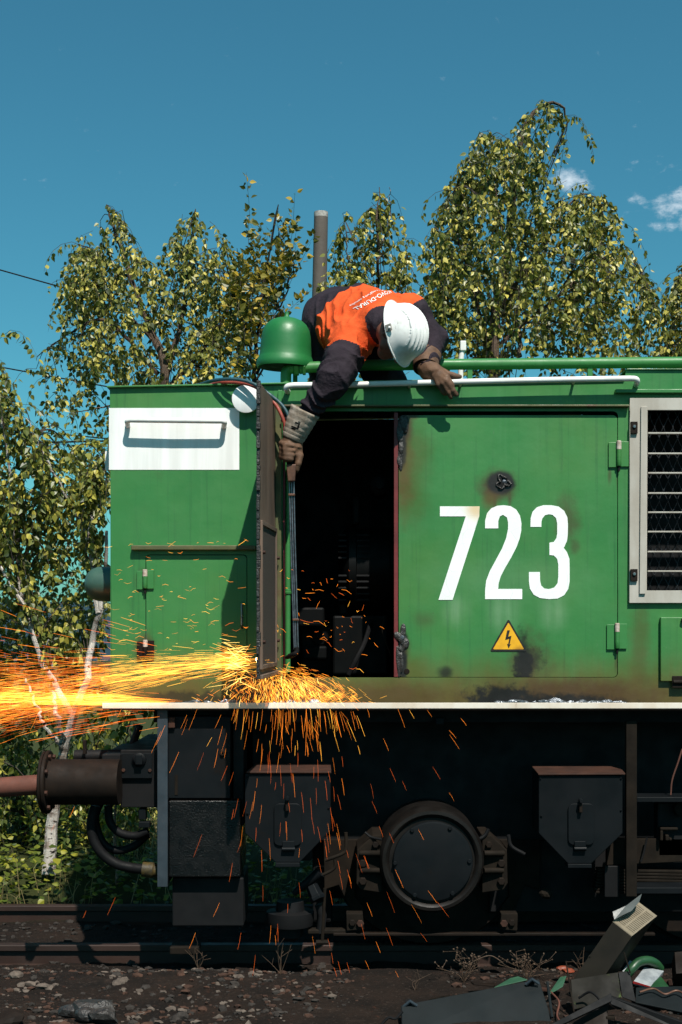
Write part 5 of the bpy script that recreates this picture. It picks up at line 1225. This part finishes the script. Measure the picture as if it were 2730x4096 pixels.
# ================================================================== scrap heap in the foreground
def W9(x, y, d): return P(*C9(x, y), d)
M['olive'] = pm('olive grey sheet metal', (0.016, 0.0128, 0.0085), (0.011, 0.009, 0.0064), 7, .55, .15, .002, 40, spec=.2, rust=(0.045, 0.040, 0.030), rust_lo=.6)
M['olive_moss'] = pm('olive sheet with green paint left', (0.009, 0.008, 0.0052), (0.007, 0.0062, 0.0048), 7, .65, .2, .002, 40, spec=.12, rust=(0.075, 0.115, 0.028), rust_lo=.58)
M['cream'] = pm('cream enamel', (0.20, 0.165, 0.115), (0.14, 0.115, 0.08), 14, .5, .1)
M['slate_panel'] = pm('blue grey panel paint', (0.0078, 0.0110, 0.0124), (0.0056, 0.0078, 0.0088), 5, .55, .2, .002, 40, rust=(0.006, 0.0075, 0.008), spec=.2, rust_lo=.6, stretch=(1, 1, .4))
M['mint'] = pm('pale green sheet paint', (0.032, 0.095, 0.055), (0.022, 0.07, 0.04), 8, .5, .2, rust=(0.03, 0.05, 0.03), rust_lo=.62)
M['green_tube'] = pm('bright green tube', (0.016, 0.062, 0.024), (0.011, 0.042, 0.017), 12, .35, .2, rust=(0.04, 0.04, 0.03), rust_lo=.64)
M['white_case'] = pm('dented pale case', (0.28, 0.30, 0.31), (0.15, 0.165, 0.18), 18, .45, .3, rust=(0.06, 0.065, 0.07), rust_lo=.64)
M['red_print'] = pm('red plastic', (0.22, 0.012, 0.012), (0.15, 0.01, 0.01), 20, .4, 0)
M['orange_rag'] = pm('orange plastic rag', (0.16, 0.03, 0.010), (0.16, 0.03, 0.010), 30, .6, .4)
def para(m, o, a, b, c):
    vs = [o, o+a, o+a+b, o+b, o+c, o+a+c, o+a+b+c, o+b+c]
    return m.add(vs, [(3,2,1,0),(4,5,6,7),(0,1,5,4),(1,2,6,5),(2,3,7,6),(3,0,4,7)])
# leaning cabinet with a slotted end
o0 = W9(1310, 187, -.62); vb = W9(1213, 112, -.55) - o0; vc = W9(1437, 85, -.50) - o0; va = W9(1090, 505, -.60) - o0
CB = empty('electrical_cabinet', o0 + va, 'long olive metal cabinet leaning out of the scrap, slotted end up', 'cabinet')
th = .004; nb, nc = vb.normalized(), vc.normalized()
for nm, o_, a_, b_, c_ in (('side_panel', o0, va, vb, nc*th), ('side_panel', o0 + vc - nc*th, va, vb, nc*th), ('side_panel', o0 + nc*(th*1.02), va, vc - nc*th*2.04, nb*th), ('side_panel', o0 + vb - nb*th + nc*(th*1.02), va, vc - nc*th*2.04, nb*th)):
    para(MB(), o_, a_, b_, c_).build(nm, M['olive'], CB, bevel=.001)
fn = -va.normalized()
e0 = o0 + fn*.0005
for s0, s1, t0, t1 in ((0, .10, 0, 1), (.94, 1, 0, 1), (.10, .94, 0, .07), (.10, .94, .46, .54), (.10, .94, .93, 1)):
    para(MB(), e0 + vc*s0*1.0 + vb*t0, vc*(s1-s0)*.998, vb*(t1-t0)*.998, fn*.004).build('end_frame', M['cream'], CB)
for r0, r1 in ((.07, .46), (.54, .93)):
    for k in range(14):
        f = .10 + .84*(k + .55)/14
        para(MB(), e0 + vc*f + vb*r0, vc*.030, vb*(r1-r0)*.998, fn*.003).build('slat', M['cream'], CB)
fl = MB(); pz = [W9(1213, 60, -.54), W9(1222, 100, -.56), W9(1262, 78, -.57), W9(1310, 55, -.55), W9(1348, 10, -.52), W9(1362, -32, -.5), W9(1335, -8, -.5), W9(1280, 30, -.52)]
fl.slab(pz, .003).build('torn_flap', pm('bent bare sheet', (0.085, 0.095, 0.092), (0.06, 0.066, 0.064), 12, .4, .2), CB)
para(MB(), o0 + va*.55 + vb*.9 + nb*.001, va*.02, vc*.6, nb*.012).build('seam', M['olive'], CB)
def sheet(name, label, cs, th, mat, cat='panel', group=None, bevel=.0015):
    o = MB().slab([W9(*c) for c in cs], th).build(name, M[mat], None, bevel=bevel); return tag(o, label, cat, group)
pn = empty('cabinet_door', W9(500, 620, -.85), 'large blue-grey metal door lying tilted in the foreground', 'cabinet door')
q = [W9(135, 536, -.86), W9(838, 402, -.66), W9(912, 640, -.88), W9(140, 700, -1.02)]
MB().slab([q[3], q[2], q[1], q[0]], .012).build('door_leaf', M['slate_panel'], pn, bevel=.003)
for cx, cy, d in ((175, 528, -.84), (797, 416, -.69)):
    l = MB().lathe(W9(cx, cy, d), (0, -.4, 1), [(-.01, .016), (.012, .016), (.014, .012)], 14).build('latch', M['black'], pn, smooth=True)
    MB().tube([W9(cx - 25, cy + 14, d-.02), W9(cx + 5, cy - 12, d-.03), W9(cx + 38, cy + 10, d-.02)], .007, 8).build('latch_lever', M['slate_light'], l, smooth=True)
MB().tube([W9(880, 420, -.7), W9(905, 600, -.86)], .006, 8).build('edge_bead', M['slate_panel'], pn, smooth=True)
sheet('sheet_panel', 'olive sheet with mossy green upper edge in front of the leaning cabinet', [(1010, 560, -.80), (1258, 495, -.74), (1240, 368, -.68), (1000, 405, -.70)], .006, 'olive_moss', 'sheet metal')
sheet('steel_flange', 'black flange standing beside the mossy olive sheet', [(1262, 495, -.745), (1332, 520, -.76), (1300, 362, -.66), (1243, 368, -.675)], .006, 'black', 'sheet metal')
sheet('sheet_panel', 'dull grey metal sheet lying at the right edge', [(1330, 520, -.72), (1640, 585, -.80), (1640, 436, -.60), (1332, 446, -.60)], .006, 'slate_panel', 'sheet metal')
sheet('sheet_panel', 'pale green strip of sheet beside the olive panel', [(880, 486, -.60), (958, 440, -.58), (976, 386, -.52), (945, 392, -.50)], .004, 'mint', 'sheet metal')
sheet('sheet_panel', 'green sheet poking out behind the blue-grey door', [(608, 445, -.52), (780, 405, -.50), (730, 388, -.44), (690, 398, -.44)], .004, 'mint', 'sheet metal')
sheet('rusty_plate', 'rusty brown plate framed by the black angle iron', [(1000, 640, -.96), (1190, 640, -.97), (1186, 538, -.92), (1040, 595, -.93)], .005, 'rust_dark', 'sheet metal')
sheet('steel_box', 'dark steel box at the right edge behind the scrap', [(1512, 330, -.35), (1520, 440, -.42), (1640, 430, -.42), (1640, 318, -.35)][::-1], .12, 'rust_dark', 'box')
af = empty('angle_iron_frame', W9(1205, 640, -.98), 'black angle-iron frame corner at the bottom edge', 'steel frame')
MB().slab([W9(860, 660, -1.04), W9(900, 668, -1.04), W9(1205, 524, -.95), W9(1200, 484, -.93)][::-1], .02).build('frame_bar', M['black'], af, bevel=.002)
MB().slab([W9(1201, 484, -.932), W9(1206, 524, -.952), W9(1640, 690, -1.04), W9(1640, 640, -1.04)][::-1], .02).build('frame_bar', M['black'], af, bevel=.002)
MB().pbox(C9(1180, 595), C9(1228, 612), -.955, -.93).build('bracket', M['brown'], af, bevel=.003)
gp = MB().tube(bez([W9(1285, 385, -.5), W9(1312, 350, -.5), W9(1345, 318, -.48), W9(1390, 308, -.46), W9(1430, 322, -.44), W9(1455, 350, -.42)], 30), .020, 16).build('bent_pipe', M['green_tube'], None, smooth=True); tag(gp, 'bent green pipe lying beside the pale dented case', 'pipe')
wc = empty('dented_case', W9(1400, 425, -.52), 'pale dented flat case with a red edge on the scrap', 'case')
MB().slab([W9(1320, 412, -.56), W9(1408, 440, -.58), W9(1476, 360, -.46), W9(1376, 340, -.44)], .02).build('case_body', M['white_case'], wc, bevel=.003)
MB().slab([W9(1318, 414, -.565), W9(1406, 442, -.585), W9(1406, 447, -.585), W9(1316, 425, -.565)][::-1], .006).build('red_edge', M['red_print'], wc)
sheet('pale_card', 'small pale sheet scrap above the bent green pipe', [(1262, 362, -.44), (1298, 372, -.45), (1332, 318, -.38), (1300, 308, -.38)], .003, 'white_case', 'sheet metal')
sheet('green_bracket', 'drilled green bracket under the pale dented case', [(1405, 442, -.6), (1500, 440, -.58), (1460, 390, -.5), (1440, 395, -.5)], .004, 'green_tube', 'bracket')
for a, b, lab in (((975, 312, -.70), (1016, 570, -.83), 'thin upright rod at the left of the mossy olive sheet'), ((1270, 266, -.66), (1303, 372, -.68), 'short thin rod above the black flange')):
    tag(MB().tube([W9(*a), W9(*b)], .0032, 8).build('thin_rod', M['brown'], None, smooth=True), lab, 'rod', 'thin rods in the scrap')
rg_ = MB()
rg_.blob(W9(955, 350, -.32) - Vector((0, 0, .0)), (.028, .02, .011), 3, 2, .5); tag(rg_.build('rag', M['orange_rag'], None, smooth=True), 'crumpled orange scrap of plastic on the dirt', 'rag')
rg_ = MB(); rg_.blob(W9(988, 362, -.35), (.022, .02, .010), 8, 2, .5); tag(rg_.build('rag', M['orange_rag'], None, smooth=True), 'smaller orange plastic scrap beside the first', 'rag')
tag(MB().tube(bez([W9(30, 640, -1.0), W9(70, 600, -.99), W9(105, 605, -.99), W9(140, 570, -.95)], 16), .006, 8).build('wire_loop', M['rubber'], None, smooth=True), 'loop of dark cable at the corner of the blue-grey door', 'cable')
# burnt lumps at the lower left
for k, (x, y, r, lab) in enumerate(((470, 2000, .055, 'largest charred lump in the lower left gravel'), (600, 2020, .05, 'charred lump right of the largest one'), (660, 2060, .055, 'charred board end at the bottom edge, lower left'), (545, 2055, .03, 'small charred lump between two bigger ones'), (40, 2085, .04, 'dark red-brown lump in the bottom left corner'))):
    s_ = C6(x, y); d = min(ZC*F/(s_[1]+18-HY), 5.9); p = P(s_[0], s_[1], d - D0)
    o = MB().blob((p.x, p.y, max(p.z, .01)), (r*1.3, r, r*.75), 70+k, 2, .55).build('charred_lump', M['char' if k < 4 else 'rust_dark'], None); tag(o, lab, 'charred lump', 'burnt lumps')
# dry weeds
M['weed'] = pm('dry weed stem', (0.075, 0.045, 0.026), (0.045, 0.027, 0.017), 30, .8, 0)
def weed(lab, x, y, d, h, n, seed, fluff=True):
    rnd = random.Random(seed); b = W9(x, y, d); b.z = ground_z(b.x, b.y); m = MB()
    root = empty('dry_weed', b, lab, 'weed', 'dry weeds by the track')
    for k in range(n):
        a = Vector((rnd.gauss(0, .5), rnd.gauss(0, .3), 1)).normalized(); hh = h*rnd.uniform(.5, 1)
        pth = bez([b, b + a*hh*.5, b + a*hh + Vector((rnd.gauss(0, .04), 0, -.02*rnd.random()))], 8)
        m.tube(pth, [.0022 - .0014*i/(len(pth)-1) for i in range(len(pth))], 4)
        for j in range(5 if fluff else 1):
            o = pth[rnd.randint(3, len(pth)-1)]; e = o + Vector((rnd.gauss(0, .03), rnd.gauss(0, .02), rnd.uniform(.0, .05))); m.tube([o, e], .0009, 3)
            if fluff: m.blob(e, .0045, rnd.randint(0, 99), 1, .3)
    m.build('stems', M['weed'], root)
weed('tangled dry weed left of the blue-grey door latch', 455, 400, -.30, .16, 9, 1); weed('bushy seeded dry weed before the wheel', 775, 375, -.28, .17, 12, 2)
weed('sparse dry weed standing alone left of the tangled one', 205, 470, -.42, .09, 4, 3, False); weed('thin dry weed near the left sand box shade', -480, 330, -.08, .22, 5, 4, False)
weed('low dry weed behind the leaning cabinet', 1060, 345, -.15, .14, 5, 5, False); weed('dry weed stems beside the near rail at left', -900, 330, -.05, .16, 6, 6, False)
arch = bez([W9(470, 335, -.2), W9(520, 305, -.2), W9(583, 284, -.2), W9(625, 300, -.2), W9(655, 325, -.2)], 16)
tag(MB().tube(arch, .0028, 5).build('dry_stalk', M['weed'], None, smooth=True), 'arched dry stalk leaning over the bank', 'weed')

# odds and ends lying in the heap
for ps, r, mt, lab in (([(1040, 500, -.80), (1100, 470, -.82), (1150, 520, -.86), (1120, 570, -.9), (1060, 560, -.9)], .005, 'rubber', 'loop of black cable lying on the mossy olive sheet'),
                       ([(900, 470, -.66), (940, 520, -.74), (930, 590, -.84), (960, 640, -.95)], .004, 'rod', 'thin rust-red wire trailing between door and olive sheet'),
                       ([(1350, 470, -.68), (1420, 452, -.66), (1480, 480, -.70), (1540, 462, -.68), (1600, 490, -.72)], .0045, 'copper', 'brown copper cable lying on the dull grey sheet')):
    tag(MB().tube(bez([W9(*p) for p in ps], 30), r, 8).build('scrap_cable', M[mt], None, smooth=True), lab, 'cable', 'cables in the scrap')
for x, y, d_, sx_, sz_, rt, mt, lab in ((860, 455, -.5, .05, .012, .5, 'rust', 'small rusty offcut by the pale green strip'), (1480, 420, -.45, .035, .02, -.4, 'rust', 'small rusty offcut right of the dented case'), (560, 430, -.45, .06, .008, .3, 'rust_dark', 'dark flat offcut behind the blue-grey door'), (330, 500, -.62, .045, .010, -.6, 'brown', 'brown flat offcut on the soil left of the blue-grey door')):
    p = W9(x, y, d_); p.z = max(p.z, ground_z(p.x, p.y) + .006); Mx = Matrix.Translation(p) @ Matrix.Rotation(rt, 4, 'Z') @ Matrix.Rotation(rt*.5, 4, 'Y')
    m = MB(); m.box((-sx_, -.02, -sz_*.5), (sx_, .02, sz_*.5), Mx); m.box((sx_*.6, -.03, -sz_*.5), (sx_*1.05, -.0201, sz_*.9), Mx)
    tag(m.build('metal_offcut', M[mt], None, bevel=.002), lab, 'offcut', 'metal offcuts in the scrap')
# ================================================================== sparks
def emis(name, c, st):
    t = NT(name); e = t.new('ShaderNodeEmission'); e.inputs[0].default_value = (*c, 1); e.inputs[1].default_value = st
    tb = t.new('ShaderNodeBsdfTransparent'); ad_ = t.new('ShaderNodeAddShader'); t.l(e.outputs[0], ad_.inputs[0]); t.l(tb.outputs[0], ad_.inputs[1])   # glowing gas: light passes through it
    t.l(ad_.outputs[0], t.out.inputs[0]); t.mat.cycles.emission_sampling = 'NONE'; return t.mat
SM = [emis('spark yellow', (1.0, .45, .05), .9), emis('spark orange', (1.0, .25, .022), .7), emis('spark red orange', (1.0, .16, .02), .45), emis('spark white hot', (1.0, .62, .15), 1.4)]
rnd = random.Random(5); sp = MB()
def streak(ps, r, mi):
    sp.cur = mi; n = len(ps)
    sp.tube(ps, [r*(.45 + .55*math.sin(math.pi*(.12 + .80*i/(n-1)))) for i in range(n)], 3)
def traj(o, v, t0, t1, g=1.0, n=4):
    return [o + v*t + Vector((0, 0, -.5*g*t*t)) for t in (t0 + (t1-t0)*i/(n-1) for i in range(n))]
# a: the jet blown out to the left past the free edge of the door, skimming the footplate
o1 = P(1015, 2640, -.40); zfp = zf + .004
for k in range(2300):
    o = o1 + Vector((rnd.uniform(-.05, .12), rnd.uniform(-.12, .25), rnd.gauss(0, .02)))
    tx = rnd.uniform(-1.75, -.2)
    tz = rnd.choice((rnd.gauss(-.165, .05), rnd.gauss(-.10, .09), rnd.gauss(-.17, .02)))
    v = Vector((-1.0, rnd.gauss(-.02, .09), 0)); v.z = rnd.gauss(-.085, .062)
    t = rnd.random()**.8*1.75; L = rnd.uniform(.03, .13)
    p = traj(o, v, t, t + L, .10)
    if p[-1].z < zfp and p[-1].x > sx(405):            # glances off the footplate
        for q in p: q.z = zfp + abs(zfp - q.z)*.25
    if any(q.y > -.012 and q.x > sx(440) for q in p): continue
    streak(p, rnd.uniform(.00022, .00065), rnd.choice((0, 0, 0, 1, 1)) if p[0].x > sx(520) else rnd.choice((1, 1, 2, 2, 0)))
# b: the dense sheet running along the plate and fanning out beyond its end
for k in range(1300):
    o = Vector((sx(rnd.uniform(620, 760)), rnd.uniform(-.30, -.02), zfp + rnd.uniform(.0, .02)))
    v = Vector((-1, rnd.gauss(0, .06), rnd.gauss(.02, .06)))
    t = rnd.random()*1.25; p = traj(o, v, t, t + rnd.uniform(.05, .20), .04)
    if p[0].x > sx(420) and min(q.z for q in p) < zfp: 
        for q in p: q.z = max(q.z, zfp + rnd.uniform(0, .006))
    streak(p, rnd.uniform(.0002, .0007), rnd.choice((0, 1, 1, 2, 2)))
for k in range(160):
    x = sx(rnd.uniform(-80, 560)); o = Vector((x, rnd.uniform(-.28, -.02), P(0, 2785, -.1).z + rnd.gauss(0, .010 + .02*max(0, (sx(420)-x)))))
    streak([o, o + Vector((-.06, 0, rnd.gauss(0, .004))), o + Vector((-rnd.uniform(.12, .2), 0, rnd.gauss(0, .01)))], rnd.uniform(.0004, .0011), rnd.choice((0, 0, 1, 1)))
# c: the fountain bursting down and to the right under the cut
o2 = P(1112, 2690, -.06)
for k in range(1500):
    o = o2 + Vector((rnd.gauss(-.03, .06), rnd.uniform(-.08, .05), rnd.gauss(.0, .02)))
    a = rnd.gauss(.55, .75); v = Vector((math.sin(a)*.9, rnd.gauss(-.04, .10), -abs(math.cos(a))*.5 + .1))
    t = rnd.random()**.7*.42; p = traj(o, v, t, t + rnd.uniform(.018, .05), 2.0)
    if p[-1].z < zfp - .03 and p[-1].y <= -.15 and rnd.random() < .93: continue
    if p[-1].z < zfp and p[-1].y > -.15:
        if rnd.random() < .45: continue
        for q in p: q.z = zfp + abs(q.z - zfp)*.35
    if any(q.y > -.004 and (q.x < sx(1131) or q.z < sz(2705)) for q in p): continue
    streak(p, rnd.uniform(.00035, .0009), rnd.choice((0, 0, 1, 1, 1)))
for k in range(150):
    x = rnd.gauss(1130, 95); y = rnd.uniform(2700, 2800); o = P(x, y, rnd.uniform(-.35, -.05)); d_ = Vector((rnd.gauss((x-1110)/500, .15), 0, -1)).normalized(); L = rnd.uniform(.015, .045)
    streak([o, o + d_*L*.5, o + d_*L + Vector((.004, 0, 0))], rnd.uniform(.0005, .0010), rnd.choice((0, 0, 1, 3)))
# d: sparks raining down in front of the running gear
for k in range(230):
    y = 2835 + 1060*rnd.random()**2.9; x = rnd.gauss(1180, 190 + (y-2835)*.12) + (y-2835)*.10
    if rnd.random() < .18: x = rnd.uniform(60, 1900)
    if y > 3350 and (x < 150 or x > 2100): continue
    if x > 1750 and y > 3250 and rnd.random() < .93: continue
    o = P(x, y, rnd.uniform(-.34, -.16)); d_ = Vector((max(-.45, min(.9, (x-1150)/900 + rnd.gauss(0, .08))), 0, -1)).normalized(); L = rnd.uniform(.035, .11)
    streak([o, o + d_*L*.5 + Vector((.001, 0, 0)), o + d_*L], rnd.uniform(.0003, .00062), rnd.choice((1, 2, 2, 2)) if y > 3000 else rnd.choice((0, 1, 1, 1)))
# e: stray curls over the green side and in the doorway
for k in range(230):
    if rnd.random() < .6: x, y = rnd.uniform(440, 1000), 2700 - 560*rnd.random()**1.7
    else: x, y = rnd.gauss(1270, 130), rnd.uniform(2280, 2720)
    if x < 1040: o = P(x, y, rnd.uniform(-.30, -.03)); d_ = Vector((-1, 0, rnd.gauss(-.05, .25)))
    else:
        o = P(x, y, rnd.uniform(-.2, -.05)); d_ = Vector((rnd.gauss(.6, .5), 0, rnd.gauss(-.25, .35)))
    L = rnd.uniform(.008, .042); c_ = Vector((0, 0, rnd.uniform(-.3, .3)*L))
    streak([o, o + d_*L*.5 + c_, o + d_*L], rnd.uniform(.0005, .0010), rnd.choice((0, 1, 1, 2)))
# f: short bursts from the edge of the door, and at far left
for k in range(110):
    o = P(rnd.gauss(1005, 12), rnd.gauss(2655, 40), rnd.uniform(-.58, -.3)); a = rnd.gauss(3.2, .38); v = Vector((math.cos(a), 0, math.sin(a))); t = rnd.random()*.12
    streak([o + v*t, o + v*(t+.02), o + v*(t + rnd.uniform(.03, .09))], rnd.uniform(.0005, .0012), rnd.choice((0, 0, 1, 3)))
for k in range(240):
    x = rnd.uniform(-60, 640); y = rnd.choice((rnd.gauss(2670, 90), rnd.gauss(2860, 45))); o = P(x, y, rnd.uniform(-.35, .15))
    if x > 430 and o.y > -.01: continue
    sl_ = (y - 2760)/900 + rnd.gauss(0, .06); L = rnd.uniform(.05, .16)
    streak([o, o + Vector((-.5*L, 0, -.5*L*sl_)), o + Vector((-L, 0, -L*sl_ - .1*L*L))], rnd.uniform(.0007, .0012), rnd.choice((1, 2, 2, 2)))
so_ = sp.build('sparks', SM, None, kind='stuff'); tag(so_, 'orange cutting sparks spraying left along the footplate and falling below', 'sparks')
# the glowing cut itself
t = NT('white hot cut'); e = t.new('ShaderNodeEmission'); e.inputs[0].default_value = (1, .58, .18, 1); e.inputs[1].default_value = 70; t.l(e.outputs[0], t.out.inputs[0])
hot = MB(); hot.blob(P(1113, 2640, -.018), (.010, .008, .015), 3, 2, .5); 
hot.build('molten_cut', t.mat, od, smooth=True)
MB().blob(P(1030, 2640, -.632), (.004, .006, .011), 9, 2, .5).build('molten_cut', t.mat, od, smooth=True)
